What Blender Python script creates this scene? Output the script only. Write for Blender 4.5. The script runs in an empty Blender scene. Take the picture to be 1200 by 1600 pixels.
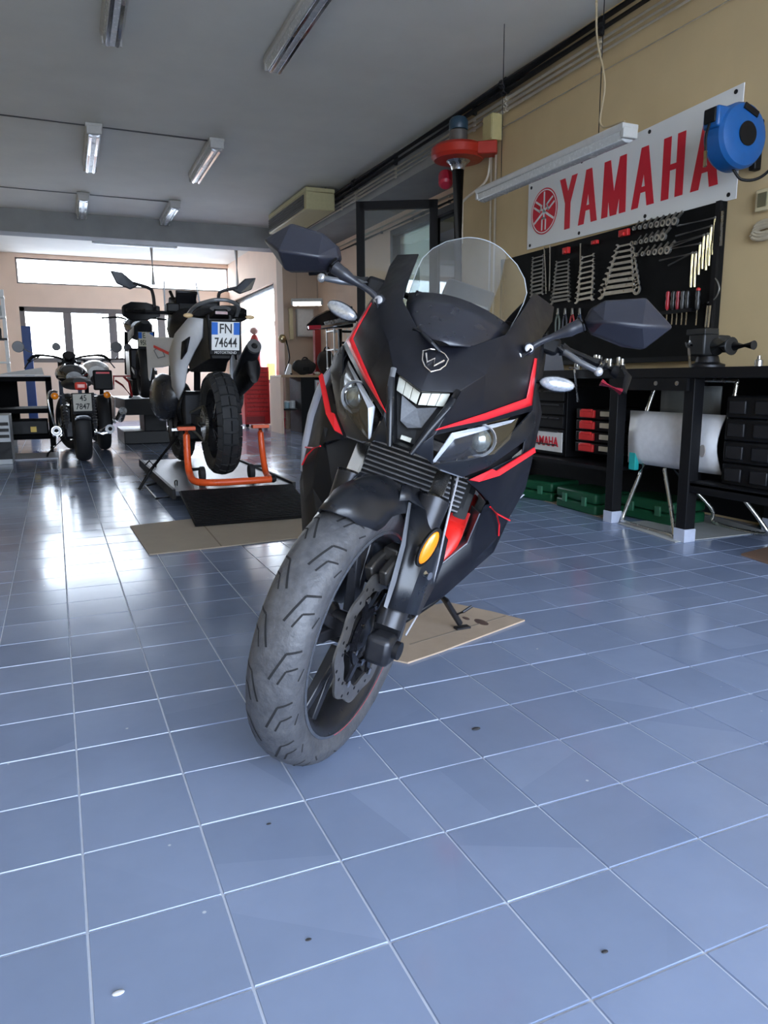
import bpy, bmesh, math, random
from mathutils import Vector, Matrix
random.seed(7)
V = Vector
PI = math.pi
C = bpy.context.scene.collection
SC = bpy.context.scene

# ------------------------------------------------------------------ camera
def cam_rot(p, r, y):
    cy, sy, cp, sp, cr, sr = math.cos(y), math.sin(y), math.cos(p), math.sin(p), math.cos(r), math.sin(r)
    R0 = Matrix(((1, 0, 0), (0, 0, -1), (0, 1, 0)))
    Ry = Matrix(((cy, -sy, 0), (sy, cy, 0), (0, 0, 1)))
    Rp = Matrix(((1, 0, 0), (0, cp, -sp), (0, sp, cp)))
    Rr = Matrix(((cr, -sr, 0), (sr, cr, 0), (0, 0, 1)))
    return Rr @ Rp @ R0 @ Ry
CR = cam_rot(.17768, -.00537, .41348)
CAMZ, FPX = .802, 1154.2
cd = bpy.data.cameras.new('camera'); cam = bpy.data.objects.new('camera', cd); C.objects.link(cam)
cd.sensor_fit = 'VERTICAL'; cd.sensor_height = 24; cd.sensor_width = 18; cd.lens = FPX / 1600 * 24
cd.clip_start = .02; cd.clip_end = 200
cam.matrix_world = Matrix(((CR[0][0], -CR[1][0], -CR[2][0], 0), (CR[0][1], -CR[1][1], -CR[2][1], 0), (CR[0][2], -CR[1][2], -CR[2][2], CAMZ), (0, 0, 0, 1)))
SC.camera = cam
def project(P):
    c = CR @ (V(P) - V((0, 0, CAMZ)))
    return (600 + FPX * c[0] / c[2], 800 + FPX * c[1] / c[2], c[2])

# ------------------------------------------------------------------ sky, daylight portals, exposure
w = bpy.data.worlds.new('overcast_sky'); SC.world = w; w.use_nodes = True
bg = w.node_tree.nodes['Background']; sky = w.node_tree.nodes.new('ShaderNodeTexSky')
sky.sky_type = 'NISHITA'; sky.sun_disc = False; sky.sun_elevation = math.radians(38); sky.sun_rotation = math.radians(12); sky.air_density = 1.2; sky.dust_density = 2.5; sky.ozone_density = 1.0
sm_ = w.node_tree.nodes.new('ShaderNodeVectorMath'); sm_.operation = 'MULTIPLY_ADD'      # clear-sky gradient veiled by thin even cloud
w.node_tree.links.new(sky.outputs[0], sm_.inputs[0]); sm_.inputs[1].default_value = (.24, .26, .30); sm_.inputs[2].default_value = (3.7, 4.2, 5.1)
w.node_tree.links.new(sm_.outputs[0], bg.inputs[0]); bg.inputs[1].default_value = 1.0
def portal(name, loc, rot, sx, sy):
    d = bpy.data.lights.new(name, 'AREA'); d.shape = 'RECTANGLE'; d.size = sx; d.size_y = sy; d.cycles.is_portal = True
    o = bpy.data.objects.new(name, d); C.objects.link(o); o.location = loc; o.rotation_euler = rot
portal('garage_door_portal', (.9, -2.55, 1.35), (PI / 2, 0, 0), 4.4, 2.7)
portal('clerestory_portal', (1.5, 16.25, 2.86), (-PI / 2, 0, 0), 4.0, .5)
portal('window_portal', (1.3, 16.25, 1.68), (-PI / 2, 0, 0), 3.6, 1.0)
portal('side_window_portal', (3.75, 14.0, 1.6), (0, PI / 2, 0), 1.6, 3.4)
vs = SC.view_settings
vs.view_transform = 'Standard'; vs.look = 'None'; vs.gamma = 1; vs.use_curve_mapping = False
vs.exposure = 1.38
SC.cycles.max_bounces = 8; SC.cycles.diffuse_bounces = 5; SC.cycles.glossy_bounces = 4; SC.cycles.transparent_max_bounces = 12
SC.cycles.sample_clamp_indirect = 6; SC.cycles.use_denoising = True

# ------------------------------------------------------------------ materials
MATS = {}
def M(name, col=(.5, .5, .5), rough=.5, metal=0., var=.12, scale=30., bump=0., coat=0., emit=0., spec=.5, rvar=.1, dust=0., dcol=(.5, .48, .45)):
    if name in MATS: return MATS[name]
    m = bpy.data.materials.new(name); m.use_nodes = True; nt = m.node_tree; N = nt.nodes; L = nt.links
    b = N['Principled BSDF']
    tc = N.new('ShaderNodeTexCoord'); no = N.new('ShaderNodeTexNoise'); no.inputs['Scale'].default_value = scale; no.inputs['Detail'].default_value = 4
    L.new(tc.outputs['Object'], no.inputs['Vector'])
    mx = N.new('ShaderNodeMix'); mx.data_type = 'RGBA'
    mx.inputs[6].default_value = (*[max(0, c * (1 - var)) for c in col], 1); mx.inputs[7].default_value = (*[min(1, c * (1 + var)) for c in col], 1)
    L.new(no.outputs[0], mx.inputs[0])
    out = mx.outputs[2]
    if dust:
        n2 = N.new('ShaderNodeTexNoise'); n2.inputs['Scale'].default_value = scale * .35; n2.inputs['Detail'].default_value = 8; n2.inputs['Roughness'].default_value = .7
        L.new(tc.outputs['Object'], n2.inputs['Vector'])
        r2 = N.new('ShaderNodeMapRange'); r2.inputs[1].default_value = .45; r2.inputs[2].default_value = .75; r2.inputs[4].default_value = dust
        L.new(n2.outputs[0], r2.inputs[0])
        m2 = N.new('ShaderNodeMix'); m2.data_type = 'RGBA'; L.new(r2.outputs[0], m2.inputs[0]); L.new(out, m2.inputs[6]); m2.inputs[7].default_value = (*dcol, 1)
        out = m2.outputs[2]
    L.new(out, b.inputs['Base Color'])
    mr = N.new('ShaderNodeMapRange'); mr.inputs[3].default_value = max(.02, rough - rvar); mr.inputs[4].default_value = min(1, rough + rvar)
    L.new(no.outputs[0], mr.inputs[0]); L.new(mr.outputs[0], b.inputs['Roughness'])
    b.inputs['Metallic'].default_value = metal; b.inputs['Specular IOR Level'].default_value = spec
    b.inputs['Coat Weight'].default_value = coat; b.inputs['Coat Roughness'].default_value = .08
    if emit:
        b.inputs['Emission Color'].default_value = (*col, 1); b.inputs['Emission Strength'].default_value = emit
    if bump:
        bp = N.new('ShaderNodeBump'); bp.inputs['Strength'].default_value = bump; bp.inputs['Distance'].default_value = .01
        L.new(no.outputs[0], bp.inputs['Height']); L.new(bp.outputs[0], b.inputs['Normal'])
    MATS[name] = m
    return m
def glass(name, tint=(1, 1, 1), refl=.12, rough=.03):
    if name in MATS: return MATS[name]
    m = bpy.data.materials.new(name); m.use_nodes = True; nt = m.node_tree; N = nt.nodes; L = nt.links
    N.remove(N['Principled BSDF'])
    t = N.new('ShaderNodeBsdfTransparent'); t.inputs[0].default_value = (*tint, 1)
    g = N.new('ShaderNodeBsdfGlossy'); g.inputs['Roughness'].default_value = rough
    lw = N.new('ShaderNodeLayerWeight'); lw.inputs[0].default_value = .35
    mr = N.new('ShaderNodeMapRange'); mr.inputs[3].default_value = refl * .5; mr.inputs[4].default_value = min(1, refl * 5)
    L.new(lw.outputs['Facing'], mr.inputs[0])
    mx = N.new('ShaderNodeMixShader'); L.new(mr.outputs[0], mx.inputs[0]); L.new(t.outputs[0], mx.inputs[1]); L.new(g.outputs[0], mx.inputs[2])
    L.new(mx.outputs[0], N['Material Output'].inputs[0])
    MATS[name] = m
    return m

# ------------------------------------------------------------------ mesh helpers
def frame(d, up=(0, 0, 1)):
    d = V(d).normalized(); up = V(up)
    if abs(d.dot(up)) > .98: up = V((1, 0, 0)) if abs(d.x) < .9 else V((0, 1, 0))
    s = d.cross(up).normalized(); u = s.cross(d).normalized()
    return s, u, d
class MB:
    def __init__(s): s.v = []; s.f = []
    def add(s, vs, fs):
        o = len(s.v); s.v += [tuple(p) for p in vs]; s.f += [tuple(i + o for i in f) for f in fs]; return s
    def box(s, c, d, R=None):
        c = V(c); vs = []
        for x in (-.5, .5):
            for y in (-.5, .5):
                for z in (-.5, .5):
                    q = V((x * d[0], y * d[1], z * d[2])); vs.append(c + (R @ q if R else q))
        return s.add(vs, [(0, 1, 3, 2), (4, 6, 7, 5), (0, 4, 5, 1), (2, 3, 7, 6), (0, 2, 6, 4), (1, 5, 7, 3)])
    def bb(s, x0, x1, y0, y1, z0, z1): return s.box(((x0 + x1) / 2, (y0 + y1) / 2, (z0 + z1) / 2), (x1 - x0, y1 - y0, z1 - z0))
    def bar(s, p, q, w, h=None, up=(0, 0, 1), w2=None, h2=None):
        p, q = V(p), V(q); h = h or w; w2 = w2 or w; h2 = h2 or (h if w2 == w else h * w2 / w); a, b, d = frame(q - p, up)
        vs = [p + a * x * w / 2 + b * y * h / 2 for x, y in ((-1, -1), (1, -1), (1, 1), (-1, 1))] + [q + a * x * w2 / 2 + b * y * h2 / 2 for x, y in ((-1, -1), (1, -1), (1, 1), (-1, 1))]
        return s.add(vs, [(3, 2, 1, 0), (4, 5, 6, 7), (0, 1, 5, 4), (1, 2, 6, 5), (2, 3, 7, 6), (3, 0, 4, 7)])
    def tube(s, pts, r, n=10, cap=True, closed=False, sy=1.):
        pts = [V(p) for p in pts]; k = len(pts); rs = r if isinstance(r, (list, tuple)) else [r] * k
        up = V((0, 0, 1)); rings = []; prev = None
        for i, p in enumerate(pts):
            if closed: d = pts[(i + 1) % k] - pts[i - 1]
            else: d = pts[min(i + 1, k - 1)] - pts[max(i - 1, 0)]
            d.normalize()
            if prev is None: a, b, _ = frame(d, up)
            else:
                a = prev - d * prev.dot(d)
                if a.length < 1e-6: a, b, _ = frame(d, up)
                a.normalize(); b = a.cross(d) * -1
            prev = a.copy()
            rings.append([p + (a * math.cos(t) + b * math.sin(t) * sy) * rs[i] for t in [2 * PI * j / n for j in range(n)]])
        return s.loft(rings, cap and not closed, closed)
    def loft(s, rings, cap=True, closed=False):
        n = len(rings[0]); k = len(rings); vs = [p for r in rings for p in r]; fs = []
        for i in range(k if closed else k - 1):
            for j in range(n):
                a, b = i * n, ((i + 1) % k) * n
                fs.append((a + j, a + (j + 1) % n, b + (j + 1) % n, b + j))
        if cap: fs += [tuple(range(n - 1, -1, -1)), tuple(range((k - 1) * n, k * n))]
        return s.add(vs, fs)
    def lathe(s, prof, c=(0, 0, 0), axis=(0, 0, 1), n=24, cap=True, up=(0, 0, 1), closed=False, sx=1., sy=1.):
        a, b, d = frame(axis, up); c = V(c)
        rings = [[c + d * h + (a * math.cos(t) * sx + b * math.sin(t) * sy) * max(r, 1e-5) for t in [2 * PI * j / n for j in range(n)]] for r, h in prof]
        return s.loft(rings, cap and not closed, closed)
    def cyl(s, p, q, r, n=16, r2=None): return s.tube([p, q], [r, r2 if r2 is not None else r], n)
    def sph(s, c, r, n=12, m=8, sc=(1, 1, 1), R=None):
        c = V(c); rings = []
        for i in range(m + 1):
            t = PI * i / m; q = []
            for j in range(n):
                a = 2 * PI * j / n; p = V((max(math.sin(t), 1e-4) * math.cos(a) * sc[0], max(math.sin(t), 1e-4) * math.sin(a) * sc[1], math.cos(t) * sc[2])) * r
                q.append(c + (R @ p if R else p))
            rings.append(q)
        return s.loft(rings, True)
    def prism(s, poly, off, th):          # poly: 3D points (planar-ish), extruded by vector
        poly = [V(p) for p in poly]; off = V(off).normalized() * th if th else V(off); n = len(poly)
        return s.add(poly + [p + off for p in poly], [tuple(range(n - 1, -1, -1)), tuple(range(n, 2 * n))] + [(i, (i + 1) % n, n + (i + 1) % n, n + i) for i in range(n)])
    def sheet(s, grid):
        n = len(grid[0]); vs = [p for r in grid for p in r]
        return s.add(vs, [(i * n + j, i * n + j + 1, (i + 1) * n + j + 1, (i + 1) * n + j) for i in range(len(grid) - 1) for j in range(n - 1)])
    def mir(s):
        n = len(s.v); s.v += [(x, -y, z) for x, y, z in s.v]; s.f += [tuple(i + n for i in reversed(f)) for f in s.f]; return s
    def xf(s, m): s.v = [tuple(m @ V(p)) for p in s.v]; return s
    def mesh(s, name, mat, sm=40, recalc=True):
        me = bpy.data.meshes.new(name); me.from_pydata(s.v, [], s.f); me.validate()
        bm = bmesh.new(); bm.from_mesh(me)
        bmesh.ops.remove_doubles(bm, verts=bm.verts, dist=1e-5)
        if recalc: bmesh.ops.recalc_face_normals(bm, faces=bm.faces)
        bm.to_mesh(me); bm.free()
        me.materials.append(mat)
        if sm:
            for p in me.polygons: p.use_smooth = True
            me.set_sharp_from_angle(angle=math.radians(sm))
        return me
    def build(s, name, mat, parent=None, sm=40, solid=0, bev=0, sub=0, loc=None, rot=None, segs=2, mw=None, recalc=True, soff=-1):
        me = s.mesh(name, mat, sm, recalc); o = bpy.data.objects.new(name, me); C.objects.link(o)
        if parent: o.parent = parent
        if mw is not None: o.matrix_local = mw
        if loc: o.location = loc
        if rot: o.rotation_euler = rot
        if sub:
            md = o.modifiers.new('sub', 'SUBSURF'); md.levels = md.render_levels = sub
        if solid:
            md = o.modifiers.new('solid', 'SOLIDIFY'); md.thickness = solid; md.offset = soff; md.use_even_offset = True
        if bev:
            md = o.modifiers.new('bevel', 'BEVEL'); md.width = bev; md.segments = segs; md.limit_method = 'ANGLE'; md.angle_limit = math.radians(35); md.harden_normals = False
        return o
def tag(o, label, cat, group=None):
    o['label'] = label; o['category'] = cat
    if group: o['group'] = group
    return o
def thing(name, label, cat, loc=(0, 0, 0), rz=0, group=None, mw=None):
    o = bpy.data.objects.new(name, None); C.objects.link(o); o.empty_display_size = .1
    if mw is not None: o.matrix_world = mw
    else: o.location = loc; o.rotation_euler = (0, 0, rz)
    return tag(o, label, cat, group)
def struct(o): o['kind'] = 'structure'; return o
def copy_tree(o, parent=None, label=None, group=None):
    c = o.copy(); C.objects.link(c)
    if parent: c.parent = parent
    if label: c['label'] = label
    if group: c['group'] = group
    for ch in list(o.children): copy_tree(ch, c)
    return c
def text_mesh(body, size, mat, name, parent, loc, rot=None, ext=.0008, mw=None, sx=1., align='CENTER', bold=0.):
    cu = bpy.data.curves.new(name, 'FONT'); cu.body = body; cu.size = size; cu.extrude = ext; cu.align_x = align; cu.align_y = 'CENTER'; cu.resolution_u = 3; cu.offset = bold
    t = bpy.data.objects.new(name, cu); C.objects.link(t)
    dg = bpy.context.evaluated_depsgraph_get(); me = bpy.data.meshes.new_from_object(t.evaluated_get(dg))
    bpy.data.objects.remove(t)
    me.name = name; me.materials.clear(); me.materials.append(mat)
    if sx != 1.:
        for v in me.vertices: v.co.x *= sx
    o = bpy.data.objects.new(name, me); C.objects.link(o)
    if parent: o.parent = parent
    if mw is not None: o.matrix_local = mw
    else: o.location = loc; o.rotation_euler = rot or (0, 0, 0)
    return o
def arc(c, r, a0, a1, n, ax=(1, 0, 0), ay=(0, 0, 1)):
    c, ax, ay = V(c), V(ax), V(ay)
    return [c + ax * r * math.cos(math.radians(a0 + (a1 - a0) * i / n)) + ay * r * math.sin(math.radians(a0 + (a1 - a0) * i / n)) for i in range(n + 1)]
def bez(pts, n=8):                       # Catmull-Rom through points
    pts = [V(p) for p in pts]; P = [pts[0] * 2 - pts[1]] + pts + [pts[-1] * 2 - pts[-2]]; out = []
    for i in range(1, len(P) - 2):
        for k in range(n):
            t = k / n; a, b, c, d = P[i - 1], P[i], P[i + 1], P[i + 2]
            out.append(.5 * ((2 * b) + (c - a) * t + (2 * a - 5 * b + 4 * c - d) * t * t + (3 * b - a - 3 * c + d) * t ** 3))
    return out + [pts[-1]]

# common materials
BLK = M('black_plastic', (.005, .005, .006), .5, var=.25, spec=.25)
SATIN = M('matte_black_paint', (.0055, .006, .0095), .38, var=.2, scale=40, dust=.02, dcol=(.2, .2, .22), spec=.3)
GLOSSBLK = M('gloss_black', (.008, .008, .010), .12, rvar=.04)
RUB = M('rubber', (.018, .018, .020), .75, var=.3, scale=60)
STEEL = M('steel', (.55, .56, .58), .28, 1, var=.15)
CHROME = M('chrome', (.8, .81, .83), .1, 1, rvar=.05)
DKMET = M('dark_metal', (.028, .028, .031), .42, .7, var=.3)
RED = M('red_paint', (.75, .015, .02), .35, var=.08)
WHT = M('white_plastic', (.75, .75, .73), .4)
# ------------------------------------------------------------------ room shell
XL, XR, XR2, YF, YB, ZC = -2.2, 3.5, 4.1, -2.6, 16.0, 3.17
PLAS = M('beige_plaster', (.56, .43, .24), .85, var=.12, scale=3, bump=.05, dust=.12, dcol=(.42, .31, .17))
PINK = M('pale_plaster', (.80, .60, .46), .85, var=.08, scale=3)
CEIL = M('ceiling_paint', (.74, .73, .67), .8, var=.10, scale=2.2, dust=.22, dcol=(.54, .55, .50))
BEAMM = M('beam_grey_paint', (.30, .31, .31), .8, var=.2, scale=4)
FRAME = M('dark_aluminium_frame', (.004, .004, .005), .5, spec=.2)
FRAMEG = M('grey_window_frame', (.16, .14, .13), .5)
GROUT = M('pale_grout', (.50, .54, .62), .6, var=.15, scale=40)

def floor_material():
    m = bpy.data.materials.new('blue_grey_tile_paint'); m.use_nodes = True; nt = m.node_tree; N = nt.nodes; L = nt.links
    b = N['Principled BSDF']; g = N.new('ShaderNodeNewGeometry')
    add = N.new('ShaderNodeVectorMath'); add.operation = 'ADD'; add.inputs[1].default_value = (.0167, -.0613, 0); L.new(g.outputs['Position'], add.inputs[0])
    sn = N.new('ShaderNodeVectorMath'); sn.operation = 'SNAP'; sn.inputs[1].default_value = (.2, .2, 9); L.new(add.outputs[0], sn.inputs[0])
    wn = N.new('ShaderNodeTexWhiteNoise'); L.new(sn.outputs[0], wn.inputs['Vector'])
    n1 = N.new('ShaderNodeTexNoise'); n1.inputs['Scale'].default_value = 1.3; n1.inputs['Detail'].default_value = 6; n1.inputs['Roughness'].default_value = .65; L.new(g.outputs['Position'], n1.inputs['Vector'])
    n2 = N.new('ShaderNodeTexNoise'); n2.inputs['Scale'].default_value = 70; n2.inputs['Detail'].default_value = 3; L.new(g.outputs['Position'], n2.inputs['Vector'])
    mx = N.new('ShaderNodeMix'); mx.data_type = 'RGBA'; mx.inputs[6].default_value = (.197, .247, .365, 1); mx.inputs[7].default_value = (.238, .293, .425, 1); L.new(wn.outputs['Value'], mx.inputs[0])
    m2 = N.new('ShaderNodeMix'); m2.data_type = 'RGBA'; m2.blend_type = 'MULTIPLY'; m2.inputs[0].default_value = 1
    r1 = N.new('ShaderNodeMapRange'); r1.inputs[1].default_value = .3; r1.inputs[2].default_value = .7; r1.inputs[3].default_value = .86; r1.inputs[4].default_value = 1.1; L.new(n1.outputs[0], r1.inputs[0])
    cb = N.new('ShaderNodeCombineColor')
    for i in range(3): L.new(r1.outputs[0], cb.inputs[i])
    L.new(mx.outputs[2], m2.inputs[6]); L.new(cb.outputs[0], m2.inputs[7])
    # white specks of dried paint
    vo = N.new('ShaderNodeTexVoronoi'); vo.inputs['Scale'].default_value = 9; L.new(g.outputs['Position'], vo.inputs['Vector'])
    sp = N.new('ShaderNodeMapRange'); sp.inputs[1].default_value = .035; sp.inputs[2].default_value = .02; L.new(vo.outputs['Distance'], sp.inputs[0])
    m3 = N.new('ShaderNodeMix'); m3.data_type = 'RGBA'; L.new(sp.outputs[0], m3.inputs[0]); L.new(m2.outputs[2], m3.inputs[6]); m3.inputs[7].default_value = (.5, .54, .6, 1)
    L.new(m3.outputs[2], b.inputs['Base Color'])
    rr = N.new('ShaderNodeMapRange'); rr.inputs[1].default_value = .3; rr.inputs[2].default_value = .7; rr.inputs[3].default_value = .09; rr.inputs[4].default_value = .24; L.new(n1.outputs[0], rr.inputs[0]); L.new(rr.outputs[0], b.inputs['Roughness'])
    b.inputs['Specular IOR Level'].default_value = .55
    bp = N.new('ShaderNodeBump'); bp.inputs['Strength'].default_value = .06; bp.inputs['Distance'].default_value = .002
    n3 = N.new('ShaderNodeTexNoise'); n3.inputs['Scale'].default_value = 14; L.new(g.outputs['Position'], n3.inputs['Vector'])
    L.new(n3.outputs[0], bp.inputs['Height']); L.new(bp.outputs[0], b.inputs['Normal'])
    return m
TILE = floor_material()
fl = MB().bb(XL, XR2, YF, YB, -.12, -.0025).build('floor', GROUT, sm=0); struct(fl)
T = .2; GX, GY = -.0167, 1.6613 - 1.6
def tile_mb(cx, cy, mb):
    h, t = T / 2 - .0013, T / 2 - .0028
    vs = [(cx + x * h, cy + y * h, -.0035) for x, y in ((-1, -1), (1, -1), (1, 1), (-1, 1))] + [(cx + x * t, cy + y * t, 0) for x, y in ((-1, -1), (1, -1), (1, 1), (-1, 1))]
    return mb.add(vs, [(4, 5, 6, 7), (0, 1, 5, 4), (1, 2, 6, 5), (2, 3, 7, 6), (3, 0, 4, 7)])
cells = []
for i in range(int((XL - GX) // T) + 1, int((XR2 - GX) // T) + 1):
    for j in range(int((YF - GY) // T) + 1, int((YB - GY) // T) + 1):
        cx, cy = GX + (i + .5) * T, GY + (j + .5) * T
        if cx + .1 > XR2 or cy + .1 > YB: continue
        px, py, d = project((cx, cy, 0)); vis = d > .3 and -40 < px < 1240 and py < 1660
        cells.append((d if vis else 1e3 + abs(cy), cx, cy))
cells.sort()
tm = None; rest = MB()
for k, (d, cx, cy) in enumerate(cells):
    if k < 300:
        if tm is None: tm = tile_mb(0, 0, MB()).mesh('tile', TILE, 0, recalc=False)
        o = bpy.data.objects.new('tile', tm); C.objects.link(o); o.parent = fl
        o.location = (cx, cy, random.uniform(-.0004, .0002)); o.rotation_euler = (random.gauss(0, .0012), random.gauss(0, .0012), 0)
    else: tile_mb(cx, cy, rest)
o = rest.build('tile_field', TILE, fl, sm=0, recalc=False); o['kind'] = 'stuff'

struct(MB().bb(XL - .2, XR2 + .2, YF, YB, ZC, ZC + .2).build('ceiling', CEIL, sm=0))
struct(MB().bb(XL, XR, 12.0, 12.35, 2.86, ZC).build('trim_1', BEAMM, sm=0))
struct(MB().bb(XR, XR2, 6.25, 12.0, 2.84, ZC).build('trim_2', BEAMM, sm=0))
struct(MB().bb(XL - .2, XL, YF, YB, -.1, ZC).build('wall_left', PLAS, sm=0))
struct(MB().bb(XR, XR + .2, YF, 6.25, -.1, ZC).build('wall_right', PLAS, sm=0))
# recessed stretch behind the wall's end, with a door opening
rw = MB().bb(XR2, XR2 + .2, 6.25, 6.55, -.1, ZC).bb(XR2, XR2 + .2, 9.1, 12.0, -.1, 2.84).bb(XR2, XR2 + .2, 6.55, 9.1, 2.68, ZC).bb(XR + .2, XR2 + .2, 6.05, 6.25, -.1, ZC)
struct(rw.build('wall_recess', PINK, sm=0))
struct(MB().bb(XR, XR2 + .2, 12.0, 12.35, -.1, ZC).build('wall_recess_end', M('grey_beige_plaster', (.46, .36, .28), .85, var=.1, scale=3), sm=0))
# far stretch of the right wall with tall glazing
struct(MB().bb(XR, XR + .25, 12.35, 12.55, -.1, ZC).bb(XR, XR + .25, 12.55, YB, -.1, .75).bb(XR, XR + .25, 12.55, YB, 2.42, ZC).bb(XR, XR + .25, 15.7, YB, .75, 2.42).build('wall_right_far', PINK, sm=0))
# back wall: clerestory strip and lower window band
bwm = MB().bb(XL, XR + .25, YB, YB + .25, -.1, 1.16).bb(XL, XR + .25, YB, YB + .25, 2.2, 2.62).bb(XL, XR + .25, YB, YB + .25, 3.1, ZC)
bwm.bb(XL, -.5, YB, YB + .25, 2.62, 3.1).bb(XL, -.5, YB, YB + .25, 1.16, 2.2).bb(3.1, XR + .25, YB, YB + .25, 1.16, 2.2)
struct(bwm.build('wall_back', PINK, sm=0))
# front wall behind the camera with the open garage door
struct(MB().bb(XL, -1.3, YF - .2, YF, -.1, ZC).bb(3.1, XR + .2, YF - .2, YF, -.1, ZC).bb(-1.3, 3.1, YF - .2, YF, 2.75, ZC).build('wall_front', PLAS, sm=0))
struct(MB().bb(-30, 34, -40, 60, -.3, -.13).build('pavement', M('pale_concrete', (.5, .5, .49), .9, scale=2), sm=0))
PANE = glass('window_glass', (.97, .99, 1), .06)
def window(name, x0, x1, z0, z1, muls, y=YB + .08, fw=.09, fm=FRAMEG):
    m = MB().bb(x0, x1, y - .04, y + .04, z0, z0 + fw).bb(x0, x1, y - .04, y + .04, z1 - fw, z1).bb(x0, x0 + fw, y - .04, y + .04, z0, z1).bb(x1 - fw, x1, y - .04, y + .04, z0, z1)
    o = m.build(name, fm, sm=0, bev=.006); struct(o)
    xs = [x0 + fw] + [x for mu in muls for x in (mu - .075, mu + .075)] + [x1 - fw]
    for mu in muls: MB().bb(mu - .075, mu + .075, y - .045, y + .045, z0 + fw, z1 - fw).build('mullion', fm, o, sm=0, bev=.006)
    for a, b in zip(xs[::2], xs[1::2]): MB().bb(a, b, y - .005, y + .005, z0 + fw, z1 - fw).build('pane', PANE, o, sm=0)
    return o
window('window_1', -.5, 3.1, 1.16, 2.2, (.33, 1.16, 2.1))
window('window_2', -.5, 3.5, 2.62, 3.1, (), fw=.03)
# side window (on x = XR)
m = MB(); x = XR + .1
m.bb(x - .04, x + .04, 12.55, 15.7, .75, .81).bb(x - .04, x + .04, 12.55, 15.7, 2.36, 2.42).bb(x - .04, x + .04, 12.55, 12.62, .75, 2.42).bb(x - .04, x + .04, 15.63, 15.7, .75, 2.42)
sw = struct(m.build('window_3', FRAME, sm=0, bev=.005))
MB().bb(x - .045, x + .045, 12.62, 15.63, 1.72, 1.80).build('transom', WHT, sw, sm=0)
MB().bb(x - .045, x + .045, 13.75, 13.85, .81, 1.72).build('mullion', WHT, sw, sm=0)
for a, b, c, d in ((12.62, 13.75, .81, 1.72), (13.85, 15.63, .81, 1.72), (12.62, 15.63, 1.8, 2.36)): MB().bb(x - .005, x + .005, a, b, c, d).build('pane', PANE, sw, sm=0)
# black glazed double doorway in the recess
dr = MB(); y0, y1 = 6.55, 9.1; x = XR2 + .1
dr.bb(x - .1, x + .02, y0, y0 + .07, 0, 2.68).bb(x - .1, x + .02, y1 - .07, y1, 0, 2.68).bb(x - .1, x + .02, y0, y1, 2.61, 2.68)
dd = struct(dr.build('door_1', FRAME, sm=0, bev=.005))
for ym in (7.25, 7.95): MB().bb(x - .08, x, ym - .05, ym + .05, 0, 2.61).build('mullion', FRAME, dd, sm=0)
for a, b, nm in ((y0 + .07, 7.20, 'grey_tinted_glass'), (7.30, 7.90, 'dark_tinted_glass'), (8.0, y1 - .07, 'pale_tinted_glass')):
    MB().bb(x - .045, x - .035, a, b, -.002, 2.61).build('pane', glass(nm, {'g': (.06, .065, .062), 'd': (.012, .014, .013), 'p': (.13, .145, .135)}[nm[0]], .1), dd, sm=0)
# ------------------------------------------------------------------ sport motorcycle (foreground)
def bike_basis(psi, phi):
    psi, phi = math.radians(psi), math.radians(phi)
    fw = V((-math.sin(psi), -math.cos(psi), 0)); lf = V((math.cos(psi), -math.sin(psi), 0)); up = V((0, 0, 1))
    return fw, math.cos(phi) * lf - math.sin(phi) * up, math.cos(phi) * up + math.sin(phi) * lf
def basis_mat(fw, l, u, o): return Matrix(((fw.x, l.x, u.x, o.x), (fw.y, l.y, u.y, o.y), (fw.z, l.z, u.z, o.z), (0, 0, 0, 1)))
CW = V((.516, 1.403, .288))
bf, bl_, bu = bike_basis(32, 19)
MBIKE = basis_mat(bf, bl_, bu, CW - bu * .292)
MWHEEL = basis_mat(*bike_basis(48, 12), CW)
STEER = MBIKE.inverted() @ MWHEEL
bike = thing('sport_motorcycle', 'matte black faired sport motorcycle with red stripes leaning on its side stand', 'motorcycle', mw=MBIKE)
TYRE = M('worn_tyre_rubber', (.058, .059, .065), .5, var=.45, scale=70, bump=.25, dust=.55, dcol=(.125, .125, .13))
GROOVE = M('tyre_groove', (.008, .008, .009), .9)
REDP = M('red_stripe', (.80, .015, .025), .32, var=.05)
RIM = M('gloss_black_rim', (.020, .020, .023), .3, .3)
DISC = M('worn_steel_disc', (.34, .32, .30), .36, .9, var=.35, scale=60, dust=.3, dcol=(.22, .18, .14))
BOLT = M('bolt_steel', (.6, .6, .62), .3, 1)

# front wheel (steered frame: x forward, y left, z up, origin at axle)
def tyre_prof(R, w, hgt, n=16):
    out = []
    for i in range(-n // 2, n // 2 + 1):
        s = -i / (n / 2); r, y = wheel_surface(R, w, hgt, s * 1.0, 0); out.append((r, y))
    b = w * .37
    return [(R - hgt, b), (R - hgt * .78, w * .455)] + out + [(R - hgt * .78, -w * .455), (R - hgt, -b)]
def wheel_surface(R, w, hgt, s, th):     # s in -1..1 across the crown, th around
    a = PI / 2 - s * PI / 2
    r = R - hgt * .58 + hgt * .58 * max(0, math.sin(a)) ** .8; y = w / 2 * math.cos(a)
    return r, y
def make_tyre(R, w, hgt, n=96):
    p = tyre_prof(R, w, hgt)
    p = p + [(R - hgt - .006, -w * .33), (R - hgt - .006, w * .33)]
    return MB().lathe(p, axis=(0, 1, 0), n=n, closed=True)
ft = make_tyre(.293, .112, .078).build('front_tyre', TYRE, bike, sm=50, mw=STEER)
g = MB()
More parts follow.
